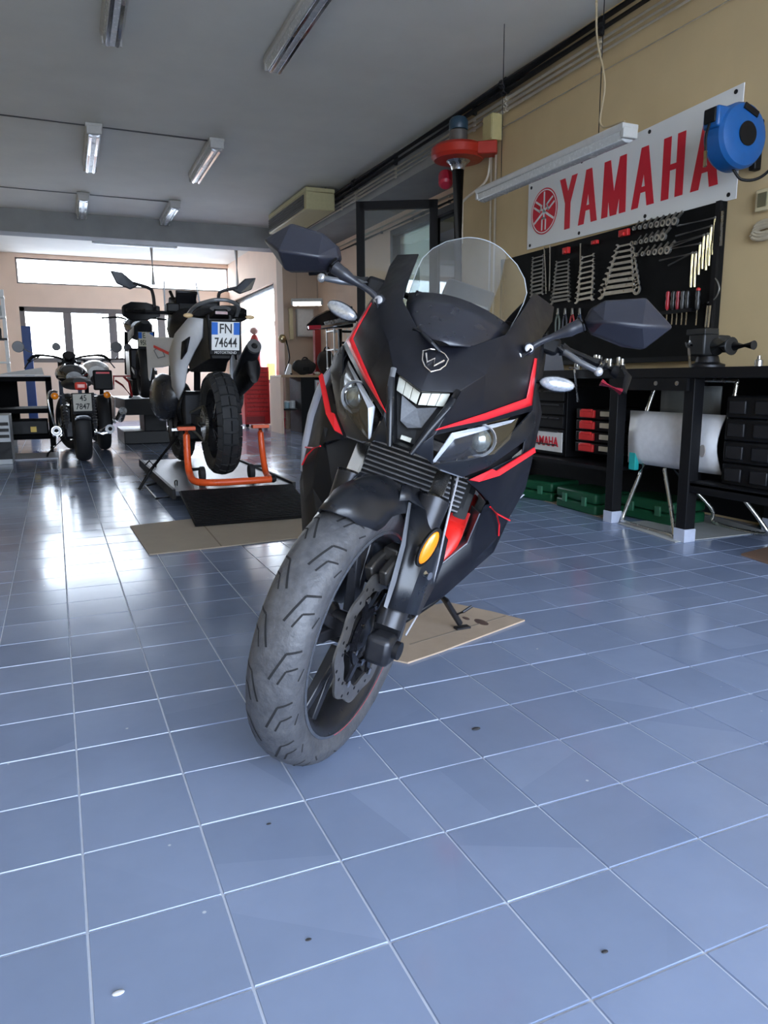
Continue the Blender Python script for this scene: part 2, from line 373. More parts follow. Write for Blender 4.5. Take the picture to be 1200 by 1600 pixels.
def groove(s0, t0, s1, t1, wd=.0019, R=.293, w=.112, hgt=.078, k=5):
    row = []
    for i in range(k + 1):
        f = i / k; s = s0 + (s1 - s0) * f; t = t0 + (t1 - t0) * f; dt = (t1 - t0); ds = (s1 - s0) * .22
        L_ = math.hypot(dt, ds) or 1; q = []
        for sg in (-1, 1):
            ss = s + sg * wd / R * (dt / L_) / .22 * .9; tt = t - sg * wd / R * (ds / L_) * 1.2
            r, y = wheel_surface(R, w, hgt, ss, tt); r += .0007; q.append((r * math.cos(tt), y, r * math.sin(tt)))
        row.append(q)
    g.sheet(row)
NG = 17
for k in range(NG):
    b = 2 * PI * k / NG; st = 2 * PI / NG
    for sg, ph in ((1, 0), (-1, .5)):
        t0 = b + ph * st
        groove(sg * .10, t0, sg * .36, t0 + .50 * st); groove(sg * .36, t0 + .50 * st, sg * .72, t0 + .60 * st)
        groove(sg * .30, t0 - .05 * st, sg * .44, t0 + .20 * st, .0016); groove(sg * .44, t0 + .20 * st, sg * .72, t0 + .28 * st, .0016)
        groove(sg * .80, t0 + .02 * st, sg * .92, t0 + .25 * st, .0014)
g.build('tread_groove', GROOVE, ft, sm=0, recalc=False)['kind'] = 'stuff'
rp = [(.222, .040), (.226, .046), (.219, .047), (.205, .040), (.196, .028), (.190, 0), (.196, -.028), (.205, -.040), (.219, -.047), (.226, -.046), (.222, -.040), (.212, -.034), (.206, 0), (.212, .034)]
rim = MB().lathe(rp, axis=(0, 1, 0), n=72, closed=True).build('front_rim', RIM, bike, sm=40, mw=STEER)
MB().lathe([(.2190, .0440), (.2250, .0440), (.2250, .0490), (.2190, .0500)], axis=(0, 1, 0), n=90, closed=True).build('rim_lip', M('rim_lip_grey', (.16, .17, .19), .22, .7), rim)
for a0, a1 in ((186, 282),):
    MB().tube([V((.2225 * math.cos(math.radians(t)), .0475, .2225 * math.sin(math.radians(t)))) for t in range(a0, a1 + 1, 4)], .0022, 6).build('red_rim_tape', REDP, rim)
for k in range(5):
    sp = MB()
    for off in (-.16, .16):
        a = 2 * PI * k / 5 + .35; a2 = a + off
        p, q = V((.045 * math.cos(a), .012, .045 * math.sin(a))), V((.198 * math.cos(a2), .012, .198 * math.sin(a2)))
        sp.bar(p, q, .028, .024, up=(0, 1, 0), w2=.020, h2=.016)
    sp.build('spoke', RIM, rim, bev=.003)
MB().lathe([(.02, -.06), (.042, -.055), (.046, -.03), (.034, -.02), (.034, .03), (.05, .034), (.055, .05), (.03, .056), (.02, .06)], axis=(0, 1, 0), n=28).build('hub', RIM, rim)
# wavy floating disc and carrier
dm = MB(); n = 120
def dr_(t): return .140 + .005 * math.cos(9 * t)
rings = []
for side in (.0575, .0625):
    rings.append([(dr_(2 * PI * j / n) * math.cos(2 * PI * j / n), side, dr_(2 * PI * j / n) * math.sin(2 * PI * j / n)) for j in range(n)])
ri = [[((.103 + .004 * math.cos(9 * 2 * PI * j / n)) * math.cos(2 * PI * j / n), side, (.103 + .004 * math.cos(9 * 2 * PI * j / n)) * math.sin(2 * PI * j / n)) for j in range(n)] for side in (.0625, .0575)]
dm.loft(rings + ri, False, True)
disc = dm.build('brake_disc', DISC, bike, mw=STEER)
hm = MB()
for k in range(27):
    a = 2 * PI * k / 27; r = .122 + .009 * ((k % 3) - 1)
    MB().cyl((r * math.cos(a), .0572, r * math.sin(a)), (r * math.cos(a), .0629, r * math.sin(a)), .004, 8).build('disc_hole', BLK, disc)
cm = MB().lathe([(.05, .056), (.066, .057), (.066, .062), (.05, .064)], axis=(0, 1, 0), n=40, closed=True)
for k in range(6):
    a = 2 * PI * k / 6; cm.bar((.06 * math.cos(a), .060, .06 * math.sin(a)), (.108 * math.cos(a + .12), .060, .108 * math.sin(a + .12)), .016, .006, up=(0, 1, 0))
cm.build('disc_carrier', GLOSSBLK, disc)
for k in range(6):
    a = 2 * PI * k / 6 + .12; MB().cyl((.104 * math.cos(a), .060, .104 * math.sin(a)), (.104 * math.cos(a), .067, .104 * math.sin(a)), .0075, 12).build('disc_bolt', BOLT, disc)
    a -= .4; MB().cyl((.056 * math.cos(a), .060, .056 * math.sin(a)), (.056 * math.cos(a), .068, .056 * math.sin(a)), .006, 6).build('disc_bolt', BOLT, disc)
# radial caliper behind the left fork leg
cp = MB()
for sy in (.048, .080): cp.prism([V((-.02 + .125 * math.cos(a) - .03, sy - .010, .125 * math.sin(a) + .015)) for a in [math.radians(60 + 8 * i) for i in range(9)]] + [V((-.02 + .165 * math.cos(a) - .03, sy - .010, .165 * math.sin(a) + .015)) for a in [math.radians(124 - 8 * i) for i in range(9)]], (0, 1, 0), .018)
cp.box((-.055, .064, .175), (.05, .035, .03))
cal = cp.build('brake_caliper', M('caliper_bronze', (.07, .065, .06), .4, .8, var=.3), bike, bev=.004, mw=STEER)
# fork legs
for sy, nm in ((1, 'left'), (-1, 'right')):
    y = .1 * sy; p0 = V((.02, y, -.02)); p1 = V((-.143, y, .315)); d = (p1 - p0).normalized()
    lg = MB().tube([p0 + d * .035, p0 + d * .06, p0 + d * .10, p0 + d * .12, p0 + d * .20, p0 + d * .31, p0 + d * .345], [.029, .031, .031, .026, .025, .032, .034], 24)
    lg = lg.build('fork_leg', M('satin_black_metal', (.020, .021, .026), .32, .4, dust=.04), bike, sm=50, mw=STEER)
    foot = MB().box((.018, y + .004 * sy, -.002), (.062, .055, .062)).build('axle_clamp', M('satin_black_metal'), lg, bev=.012)
    MB().lathe([(.013, 0), (.019, 0), (.019, .012), (.011, .012)], c=(.012, y + .030 * sy, 0), axis=(0, sy, 0), n=20).build('axle_nut', DKMET, lg)
    MB().tube([p0 + d * .342, p0 + d * .350], .0345, 24).build('dust_seal', STEEL, lg)
    MB().tube([p0 + d * .34, p0 + d * .62], .0165, 20).build('fork_tube', M('fork_chrome', (.85, .86, .88), .18, 1), lg, sm=50)
# front fender (steered)
fm = MB(); rows = []
for i in range(13):
    f = i / 12; row = []
    wd = .062 + .012 * math.sin(PI * f); rt = .318 + .008 * math.sin(PI * f)
    for j in range(11):
        s = -1 + 2 * j / 10; a = s * 1.25; ts = 62 + 15 * s * s; t = math.radians(ts + (144 - ts) * f)
        y = wd * math.sin(a) / math.sin(1.25); r = rt - .055 * (1 - math.cos(a)) / (1 - math.cos(1.25)) - (.012 if abs(s) > .5 and i < 2 else 0)
        r += .006 * max(0, 1 - abs(s) * 3)
        row.append((r * math.cos(t), y, r * math.sin(t)))
    rows.append(row)
fm.sheet(rows)
fend = fm.build('front_fender', M('satin_black_fender', (.008, .009, .012), .3, dust=.07, dcol=(.15, .15, .16), spec=.4), bike, sm=60, solid=.004, mw=STEER)
for sy in (1, -1):   # side plates running down to the fork bottoms
    gr = [[(-.070, .066, .288), (-.085, .100, .275), (-.105, .128, .245), (-.150, .136, .215), (-.195, .130, .195)],
          [(-.024, .086, .210), (-.030, .108, .205), (-.048, .134, .195), (-.110, .139, .175), (-.190, .132, .150)],
          [(.008, .092, .140), (.004, .112, .137), (-.012, .135, .130), (-.075, .139, .110), (-.160, .132, .090)],
          [(.026, .094, .088), (.020, .114, .086), (.004, .133, .080), (-.060, .136, .055), (-.105, .130, .040)]]
    sp_ = MB().sheet([[(x, y * sy, z) for x, y, z in r] for r in gr]).build('fender_side_plate', M('satin_black_fender'), fend, sm=40, solid=.004)
    hinge = MB().add([(-.070, .066 * sy, .288), (-.085, .100 * sy, .275), (-.03, .062 * sy, .292), (-.06, .05 * sy, .32), (-.15, .06 * sy, .30)], [(0, 1, 4, 3), (0, 3, 2)]).build('fender_web', M('satin_black_fender'), fend, solid=.004)
    if sy > 0:
        MB().sheet([[(-.066, .068, .286), (-.061, .076, .286)], [(-.021, .087, .211), (-.017, .098, .210)], [(.011, .093, .141), (.014, .105, .140)], [(.029, .095, .089), (.031, .104, .088)]]).build('plate_edge_highlight', M('grey_satin_edge', (.28, .29, .32), .35, .3), fend, sm=0)  # grey strip paints in the bright highlight along the plate's bevel
        MB().cyl((-.060, .134, .15), (-.055, .150, .15), .0085, 14).build('plate_bolt', BOLT, fend)
    if sy < 0: continue
    rl = MB().cyl((-.045, .125 * sy, .215), (-.020, .145 * sy, .221), .006).build('reflector_stalk', BOLT, fend)
    M_ = Matrix.Translation((-.012, .148 * sy, .222)) @ Matrix.Rotation(math.radians(-35 * sy), 4, 'Z') @ Matrix.Rotation(math.radians(-22), 4, 'Y')
    rr_ = MB().sph((0, 0, 0), .037, 20, 10, (.42, .22, 1)).build('side_reflector', M('amber_reflector', (.88, .24, .004), .22, coat=.4), fend, mw=M_)
    MB().lathe([(.0165, -.006), (.0185, -.004), (.0185, .002), (.0155, .003)], axis=(0, 1, 0), n=24, closed=True, sy=2.35).build('reflector_rim', BLK, rr_)
# brake hose and speed-sensor cable along the left leg
MB().tube(bez([(-.22, .10, .36), (-.17, .125, .26), (-.15, .128, .16), (-.17, .118, .08), (-.10, .115, .03), (-.06, .105, .10)]), .0035, 8).build('brake_hose', BLK, bike, mw=STEER)
MB().tube(bez([(-.20, .12, .34), (-.13, .138, .24), (-.135, .136, .14), (-.15, .125, .07), (-.07, .12, .0)]), .0024, 8).build('sensor_cable', M('grey_cable', (.3, .3, .32), .4), bike, mw=STEER)

# ---- body panels (bike frame)
A = [(.030, 0, .813), (.000, .066, .831), (.036, .020, .699), (.030, .054, .742), (-.10, .132, .780), (-.265, .232, .838), (-.275, .205, .950), (-.33, .197, 1.004), (-.40, .209, 1.050), (-.42, .202, 1.085), (-.365, .145, 1.096), (-.25, .132, 1.03), (-.15, .116, .972), (-.085, .062, .928), (-.06, 0, .905), (-.012, 0, .870), (-.070, .105, .880), (-.175, .168, .935)]
AF = [(13, 14, 15, 16), (15, 0, 1), (15, 1, 16), (12, 13, 16), (12, 16, 17), (11, 12, 17), (17, 16, 4, 5), (16, 1, 3, 4), (1, 2, 3), (17, 5, 6), (11, 17, 6, 7), (10, 11, 7, 8), (10, 8, 9)]
TRI = []
for f in AF:
    for i in range(1, len(f) - 1): TRI.append(tuple(V(A[k]) for k in (f[0], f[i], f[i + 1])))
def nose_x(y, z, default=None):
    y = abs(y); best = None
    for a, b, c in TRI:
        d = (b.y - a.y) * (c.z - a.z) - (c.y - a.y) * (b.z - a.z)
        if abs(d) < 1e-12: continue
        u = ((y - a.y) * (c.z - a.z) - (c.y - a.y) * (z - a.z)) / d; v = ((b.y - a.y) * (z - a.z) - (y - a.y) * (b.z - a.z)) / d
        e = max(0, -u) + max(0, -v) + max(0, u + v - 1)
        if best is None or e < best[0]: best = (e, a.x + u * (b.x - a.x) + v * (c.x - a.x))
    return best[1]
nm_ = MB().add(A, AF)
nose = nm_.mir().build('nose_fairing', SATIN, bike, sm=22, solid=.004, bev=.0015)
def drape_strip(pa, pb, off, k=10):       # two polylines in (y, z), draped on the nose panel
    mb = MB()
    for sg in (1, -1):
        g_ = []
        for (a, b) in zip(pa, pb):
            row = []
            for i in range(3):
                y = a[0] + (b[0] - a[0]) * i / 2; z = a[1] + (b[1] - a[1]) * i / 2; row.append((nose_x(y, z) + off, sg * y, z))
            g_.append(row)
        mb.sheet(g_)
    return mb
def dens(p, k=6): return [tuple(p[i][c] + (p[i + 1][c] - p[i][c]) * t / k for c in (0, 1)) for i in range(len(p) - 1) for t in range(k)] + [p[-1]]
drape_strip(dens([(.199, .951), (.224, .850), (.135, .792), (.050, .750)]), dens([(.193, .949), (.206, .861), (.130, .806), (.056, .756)]), .0045).build('red_stripe', REDP, nose, solid=.001, soff=1, recalc=False)
# central intake recess, DRL chevron, prongs
rec = MB().add([(-.035, 0, .80), (-.035, .062, .822), (-.02, .018, .705), (-.02, -.018, .705), (-.035, -.062, .822)], [(0, 1, 2, 3, 4)])
rec.add([(.026, 0, .811), (-.002, .064, .829), (.034, .0185, .70), (.034, -.0185, .70), (-.002, -.064, .829), (-.035, 0, .80), (-.035, .062, .822), (-.02, .018, .705), (-.02, -.018, .705), (-.035, -.062, .822)], [(0, 1, 6, 5), (1, 2, 7, 6), (2, 3, 8, 7), (3, 4, 9, 8), (4, 0, 5, 9)])
intake = rec.build('nose_intake', BLK, bike, sm=0)
MB().add([(-.012, -.036, .79), (-.012, .0, .775), (-.012, .038, .79), (-.005, .022, .742), (-.005, -.004, .733), (-.005, -.022, .742)], [(0, 1, 2, 3, 4, 5)]).build('intake_mesh', M('intake_grey_mesh', (.07, .075, .085), .4, var=.4, scale=200), intake, sm=0, solid=.004)
drl = M('drl_lens', (.60, .60, .52), .2, var=.1, scale=120, emit=.0)
for sg in (1, -1):
    for k in range(3):
        y0, y1 = sg * (.002 + .0175 * k), sg * (.002 + .0175 * (k + 1) - .001)
        f0, f1 = k / 3, (k + 1) / 3
        zt0, zt1 = .808 + .016 * f0, .808 + .016 * f1; zb0, zb1 = .784 + .012 * f0, .784 + .012 * f1
        x0, x1 = .012 - .02 * f0, .012 - .02 * f1
        MB().prism([(x0, y0, zt0), (x1, y1, zt1), (x1, y1 * .93, zb1), (x0, y0 * .93, zb0)], (-1, 0, 0), .012).build('running_light_cell', drl, intake, sm=0, bev=.001)
for sg in (1, -1):
    MB().tube([(.004, sg * .067, .835), (.018, sg * .060, .800), (.034, sg * .040, .745), (.042, sg * .022, .692)], [.006, .007, .007, .005], 10).build('intake_prong', M('satin_black_fender'), intake, sm=50)
MB().box((-.005, .0, .712), (.01, .022, .009)).build('position_light', drl, intake, bev=.001)
# emblem shield with zig-zag
def emb(p, o=.0055): return (nose_x(p[0], p[1]) + o, p[0], p[1])
sh = [(-.024, .885), (-.012, .893), (.003, .896), (.018, .893), (.029, .885), (.028, .872), (.021, .861), (.007, .852), (-.008, .858), (-.018, .868)]
sh = [(y - .0025, z) for y, z in sh]
ring = sh + [sh[0]]
em = MB().tube([emb(p, .006) for p in sh], .0013, 6, closed=True).build('emblem', M('emblem_silver', (.75, .70, .66), .25, .8), bike)
MB().tube([emb((y - .0025, z), .0062) for y, z in ((-.016, .882), (-.007, .867), (.004, .878), (.008, .864), (.022, .880))], .0022, 6).build('emblem_stroke', M('emblem_silver'), em)
# headlights
LENS = glass('headlight_lens', (.93, .95, .97), .10)
for sg in (1, -1):
    def S(p): return (p[0], p[1] * sg, p[2])
    hb = MB().add([S(p) for p in ((-.005, .067, .687), (-.09, .124, .708), (-.165, .172, .731), (-.235, .200, .770), (-.25, .203, .812), (-.11, .128, .776), (-.02, .082, .742))], [(6, 0, 1), (6, 1, 5), (5, 1, 2), (5, 2, 3, 4)])
    hl = hb.build('headlight', GLOSSBLK, bike, sm=20, solid=.004)
    MB().add([S(p) for p in ((.004, .066, .686), (.006, .071, .688), (-.008, .091, .742), (-.014, .080, .750), (-.212, .190, .798), (-.216, .197, .809))], [(0, 1, 2, 3), (3, 2, 4, 5)]).build('light_blade', M('white_light_blade', (.50, .52, .56), .3), hl, sm=0, solid=.004)
    c = V(S((-.115, .140, .748))); ax = V((.95, .25 * sg, -.05))
    MB().lathe([(.034, -.012), (.0365, .0), (.034, .003), (.031, -.004)], c=c, axis=ax, n=32, closed=True).build('projector_ring', M('grey_bezel', (.45, .46, .48), .3, .6), hl)
    MB().lathe([(.025, -.008), (.024, .004), (.018, .011), (.009, .015), (.001, .016)], c=c, axis=ax, n=28).build('projector_lens', M('projector_glass', (.20, .21, .19), .08, .6, var=.8, scale=90, coat=1), hl)
    MB().add([S(p) for p in ((.010, .063, .682), (-.075, .130, .704), (-.15, .180, .728), (-.222, .206, .768), (-.236, .206, .815), (-.095, .134, .779), (-.005, .082, .749))], [(6, 0, 1), (6, 1, 5), (5, 1, 2), (5, 2, 3, 4)]).build('lens_cover', LENS, hl, sm=30)
    # cowl under the lamp
    cw = [(.030, .050, .742), (.036, .020, .699), (.012, .056, .690), (-.018, .083, .676), (-.11, .130, .664), (-.17, .174, .694), (-.265, .238, .770), (-.30, .250, .806), (-.29, .236, .834), (-.262, .228, .840), (-.215, .196, .768), (-.150, .172, .727), (-.082, .124, .704), (.006, .066, .683), (-.045, .083, .650), (-.13, .128, .635)]
    MB().add([S(p) for p in cw], [(0, 1, 2, 13), (2, 3, 12, 13), (3, 4, 5, 12), (5, 11, 12), (5, 6, 10, 11), (6, 7, 8, 10), (8, 9, 10)]).build('headlight_cowl', M('satin_black_fender'), bike, sm=25, solid=.004, bev=.001)
    MB().tube([S(p) for p in ((.010, .058, .689), (-.018, .083, .675), (-.11, .131, .663))], .0025, 6).build('cowl_edge', M('grey_satin_edge'), bike)
    MB().add([S(p) for p in ((-.175, .140, .655), (-.18, .150, .74), (-.26, .195, .815), (-.30, .222, .838), (-.35, .248, .835), (-.352, .258, .765), (-.24, .200, .685))], [(0, 1, 6), (1, 2, 5, 6), (2, 3, 4, 5)]).build('cowl_backing', BLK, bike, sm=0, solid=.004)
    # lower red blade
    MB().add([S(p) for p in ((-.155, .148, .655), (-.195, .187, .690), (-.207, .198, .688), (-.312, .267, .758), (-.318, .273, .748), (-.215, .208, .680), (-.165, .170, .657))], [(0, 1, 6), (1, 2, 5, 6), (2, 3, 4, 5)]).build('lower_red_stripe', REDP, bike, sm=0, solid=.004, soff=1)
# side fairings
SF = dict(a=(-.262, .228, .842), b=(-.275, .205, .950), c=(-.33, .235, .886), d=(-.36, .264, .839), e=(-.34, .269, .762), f=(-0.370, 0.286, 0.711), g=(-0.400, 0.296, 0.648), h=(-0.390, 0.284, 0.572), i=(-.16, .146, .652), j=(-.19, .168, .640), k=(-.24, .207, .617), l=(-.275, .208, .575), m=(-.30, .206, .490), n=(-.245, .142, .398), o=(-.19, .108, .292), p=(-.20, .115, .278), q=(-0.300, 0.196, 0.346), r=(-0.420, 0.280, 0.464), s=(-0.400, 0.268, 0.484), t=(-0.350, 0.270, 0.519), u=(-.28, .230, .590), v=(-.33, .232, .44), w=(-.26, .160, .34),
  ra=(-.46, .24, .93), rb=(-.62, .235, .82), rc=(-.72, .22, .70), rd=(-.72, .20, .50), re=(-.68, .18, .36), rf=(-.60, .14, .26), rg=(-.30, .10, .215), i2=(-.30, .252, .735), topb=(-.45, .215, 1.03))
for sg in (1, -1):
    ks = list(SF); P_ = [(SF[k][0], SF[k][1] * sg * (.985 if sg > 0 else .945), SF[k][2]) for k in ks]; ix = {k: n for n, k in enumerate(ks)}
    F_ = [('a', 'b', 'c'), ('a', 'c', 'd', 'e'), ('c', 'b', 'topb', 'ra'), ('c', 'ra', 'rb', 'd'), ('d', 'rb', 'f', 'e'), ('rb', 'rc', 'g', 'f'), ('i', 'i2', 'u', 'j'), ('j', 'u', 'k'), ('i2', 'e', 'f', 'u'), ('u', 'f', 'g', 'h'), ('k', 'u', 'l'), ('u', 'h', 't', 'l'), ('l', 't', 'v', 'm'), ('m', 'v', 'w', 'n'), ('n', 'w', 'p', 'o'), ('t', 's', 'r', 'v'), ('v', 'r', 'q', 'w'), ('w', 'q', 'p'), ('g', 'rc', 'rd', 'h'), ('h', 'rd', 'r', 's'), ('h', 's', 't'), ('r', 'rd', 're'), ('r', 're', 'rf', 'q'), ('q', 'rf', 'rg', 'p'), ('a', 'e', 'i2')]
    sf = MB().add(P_, [tuple(ix[k] for k in f) for f in F_]).build('side_fairing', SATIN, bike, sm=25, solid=.004)
    def S2(p): return (p[0], p[1] * sg * (.985 if sg > 0 else .945), p[2])
    MB().add([S2(p) for p in ((-0.360, 0.263, 0.588), (-0.410, 0.298, 0.633), (-.52, .262, .60), (-0.400, 0.285, 0.571))], [(0, 1, 2, 3)]).build('grey_accent', M('grey_accent_paint', (.32, .33, .38), .4), sf, sm=0, solid=.003, soff=1)
    MB().tube([S2(p) for p in ((-0.256, 0.221, 0.599), (-0.286, 0.242, 0.584), (-0.386, 0.287, 0.562))], .0022, 6).build('red_pinstripe', REDP, sf)
    MB().tube([S2(p) for p in ((-0.286, 0.242, 0.584), (-0.316, 0.260, 0.557), (-0.346, 0.271, 0.524))], .0022, 6).build('red_pinstripe', REDP, sf)
    # grey inner return of the opening
    MB().add([S2(p) for p in ((-.30, .204, .488), (-.245, .140, .396), (-.33, .135, .41), (-.40, .19, .49), (-.275, .206, .573), (-.36, .185, .57))], [(0, 1, 2, 3), (4, 0, 3, 5)]).build('inner_duct', M('grey_accent_dark', (.10, .105, .12), .4), sf, sm=0, solid=.003)
    MB().lathe([(.011, 0), (.011, .004), (.006, .006)], c=S2((-.238, .140, .382)), axis=(.75, .6 * sg, 0), n=16).build('panel_bolt', BOLT, sf)
    MB().add([S2(p) for p in ((-.20, .115, .282), (-.30, .184, .340), (-.42, .252, .447), (-.44, .245, .415), (-.32, .170, .308), (-.21, .10, .250))], [(0, 1, 4, 5), (1, 2, 3, 4)]).build('belly_edge', BLK, sf, sm=30, solid=.008)
    MB().add([S2(p) for p in ((-.31, .225, .60), (-.31, .205, .745), (-.36, .235, .72), (-.45, .23, .60), (-.45, .20, .43), (-.38, .18, .45))], [(0, 1, 2), (0, 2, 3), (0, 3, 4, 5)]).build('inner_liner', BLK, sf, sm=0, solid=.004)
# grey edge on the bike's right side only, painting in back-window light
MB().tube([(-.340, -.250, .805), (-.350, -.263, .75), (-.372, -.272, .705), (-.395, -.278, .645), (-.392, -.270, .57), (-.395, -.258, .50)], [.006, .012, .014, .014, .013, .008], 12, sy=1.).build('side_edge_highlight', M('grey_accent_paint'), bike, sm=60)
MB().add([(-.262, -.10, .645), (-.262, -.215, .645), (-.285, -.215, .56), (-.29, -.20, .49), (-.245, -.145, .40), (-.25, -.10, .42)], [(0, 1, 2, 3, 4, 5)]).build('duct_cover', BLK, bike, sm=0, solid=.004)
# windscreen
wl = [(-.055, 0, .900), (-.075, .055, .925), (-.15, .113, .970), (-.215, .122, 1.022), (-.285, .132, 1.065), (-.335, .130, 1.110), (-.325, .105, 1.140), (-.305, .06, 1.157), (-.295, 0, 1.165)]
g_ = []
nr = 12
left = [V(p) for p in wl]
rowsw = [((-.055, .915), .020), ((-.085, .935), .065), ((-.13, .962), .098), ((-.17, .988), .114), ((-.205, 1.015), .120), ((-.235, 1.045), .125), ((-.262, 1.078), .129), ((-.282, 1.105), .128), ((-.295, 1.130), .112), ((-.303, 1.148), .085), ((-.308, 1.160), .045)]
for (xc, zc), hw in rowsw:
    row = []
    for j in range(13):
        s = -1 + 2 * j / 12; row.append((xc - .06 * s * s * (hw / .12) ** 2 + .014, s * hw, zc - .018 * s * s * (hw / .12)))
    g_.append(row)
ws = MB().sheet(g_[4:]).build('windscreen', glass('smoked_screen', (.66, .69, .69), .2, .05), bike, sm=60)
MB().sheet(g_[:5]).build('screen_base', M('screen_black_band', (.014, .015, .022), .3), ws, sm=60, solid=.003)
edge = [r[0] for r in g_[4:]] + g_[-1][1:-1] + [r[-1] for r in reversed(g_[4:])]
MB().tube(edge, .0011, 6).build('screen_edge', M('clear_edge', (.30, .32, .33), .2), ws)
MB().tube([(-.066, -.062, .920), (-.045, -.040, .917), (-.030, -.015, .905), (-.036, .004, .895)], .004, 8).build('screen_lip', M('satin_black_fender'), bike)
# dashboard behind the screen
MB().add([(-.22, -.10, 1.0), (-.22, .10, 1.0), (-.42, .13, 1.02), (-.42, -.13, 1.02)], [(0, 1, 2, 3)]).build('cockpit_cover', BLK, bike, sm=0, solid=.01)
MB().box((-.36, 0, 1.04), (.02, .12, .06), Matrix.Rotation(math.radians(-35), 3, 'Y')).build('dashboard', GLOSSBLK, bike, bev=.008)
# mirrors: hexagonal shells on swan stalks
def mirror(base, joint, outline, apex, tipback, nm='mirror'):
    mb = MB(); base, joint = V(base), V(joint)
    n = len(outline); o_ = [V(p) for p in outline]; ap = V(apex); bk = [p + V((-.035, 0, 0)) for p in o_]
    mid = [ap.lerp(p, .45) for p in o_]
    mb.add(o_ + bk + [ap, V(tipback)], [(i, (i + 1) % n, n + (i + 1) % n, n + i) for i in range(n)] + [tuple(range(2 * n - 1, n - 1, -1))] + [f for f in tri_front(n)])
    sh_ = mb.build(nm, M('mirror_shell', (.016, .017, .025), .42, var=.15, scale=90, bump=.05, spec=.4), bike, sm=15, bev=.006, segs=3)
    cb = sum(bk, V()) / n
    MB().add([cb + (p - cb) * .93 + V((-.0015, 0, 0)) for p in bk], [tuple(range(n))]).build('mirror_glass', CHROME, sh_, sm=0)
    MB().tube(bez([base, base.lerp(joint, .25) + V((.0, 0, .004)), base.lerp(joint, .7), joint], 5), [.0085] * 4 + [.008] * 4 + [.010 + .0025 * i for i in range(4)] + [.0165, .017, .018, .018][:4], 14, sy=.85).build('mirror_stalk', M('mirror_stalk_black', (.02, .021, .027), .35), sh_, sm=60)
    MB().tube([joint - (joint - base).normalized() * .004, joint + (joint - base).normalized() * .004], .0195, 16).build('joint_collar', BLK, sh_)
    s = 1 if base.y > 0 else -1
    MB().sph(base, .014, 14, 8).build('stalk_pivot', M('mirror_stalk_black'), sh_)
    MB().lathe([(.009, 0), (.009, .006), (.005, .007)], c=base + V((.010, .0, .0)), axis=(1, .1 * s, .1), n=14).build('pivot_bolt', M('pivot_metal', (.30, .30, .32), .4, .6), sh_)
    ft_ = MB().tube([base + V((.004, 0, 0)), base + V((.012, -.014 * s, -.022)), base + V((.018, -.020 * s, -.034))], [.015, .013, .008], 12, sy=.6).build('mirror_foot', M('mirror_stalk_black'), sh_, sm=60)
    MB().lathe([(.006, 0), (.006, .006)], c=base + V((.022, -.015 * s, -.022)), axis=(1, 0, .1), n=10).build('foot_bolt', M('pivot_metal'), sh_)
def tri_front(n):   # two-ridge front: outline 0..n-1 to apex (2n) and inner ridge point (2n+1)
    return FR[n]
FR = {8: [(0, 1, 16), (1, 2, 17, 16), (2, 3, 17), (3, 4, 17), (4, 5, 17), (5, 6, 16, 17), (6, 7, 16), (7, 0, 16)]}
mirror((-.20, .172, .962), (-.20, .262, 1.046), [(-.215, .443, 1.100), (-.215, .368, 1.139), (-.215, .290, 1.108), (-.215, .268, 1.085), (-.21, .264, 1.050), (-.21, .290, 1.034), (-.21, .360, 1.030), (-.215, .404, 1.038)], (-.165, .374, 1.076), (-.165, .298, 1.060))
mirror((-.20, -.170, .957), (-.20, -.292, .995), [(-.215, -.466, 1.003), (-.215, -.415, 1.055), (-.215, -.340, 1.056), (-.215, -.300, 1.040), (-.21, -.286, 1.016), (-.21, -.302, .984), (-.21, -.345, .970), (-.215, -.396, .954)], (-.165, -.409, .986), (-.165, -.322, 1.000))
# turn signals
for sg in (1, -1):
    R_ = Matrix.Rotation(math.radians(-14 * sg if sg > 0 else 12), 4, 'X')
    m4 = Matrix.Translation((-.295, .264 * sg, .913)) @ Matrix.Rotation(math.radians(10 * sg), 4, 'X') @ Matrix.Rotation(math.radians(8 * sg), 4, 'Z')
    ts = MB().sph((0, 0, 0), .041, 20, 10, (.30, 1, .40)).build('turn_signal', M('clear_signal_lens', (.50, .52, .55), .15, .5, var=.6, scale=160, coat=1), bike, mw=m4)
    MB().sph((-.004, 0, 0), .042, 20, 10, (.28, 1.02, .44)).build('signal_housing', M('satin_black_fender'), ts)
    MB().tube([(-.005, -.025 * sg, 0), (-.01, -.07 * sg, -.005)], .008, 8).build('signal_stem', BLK, ts)
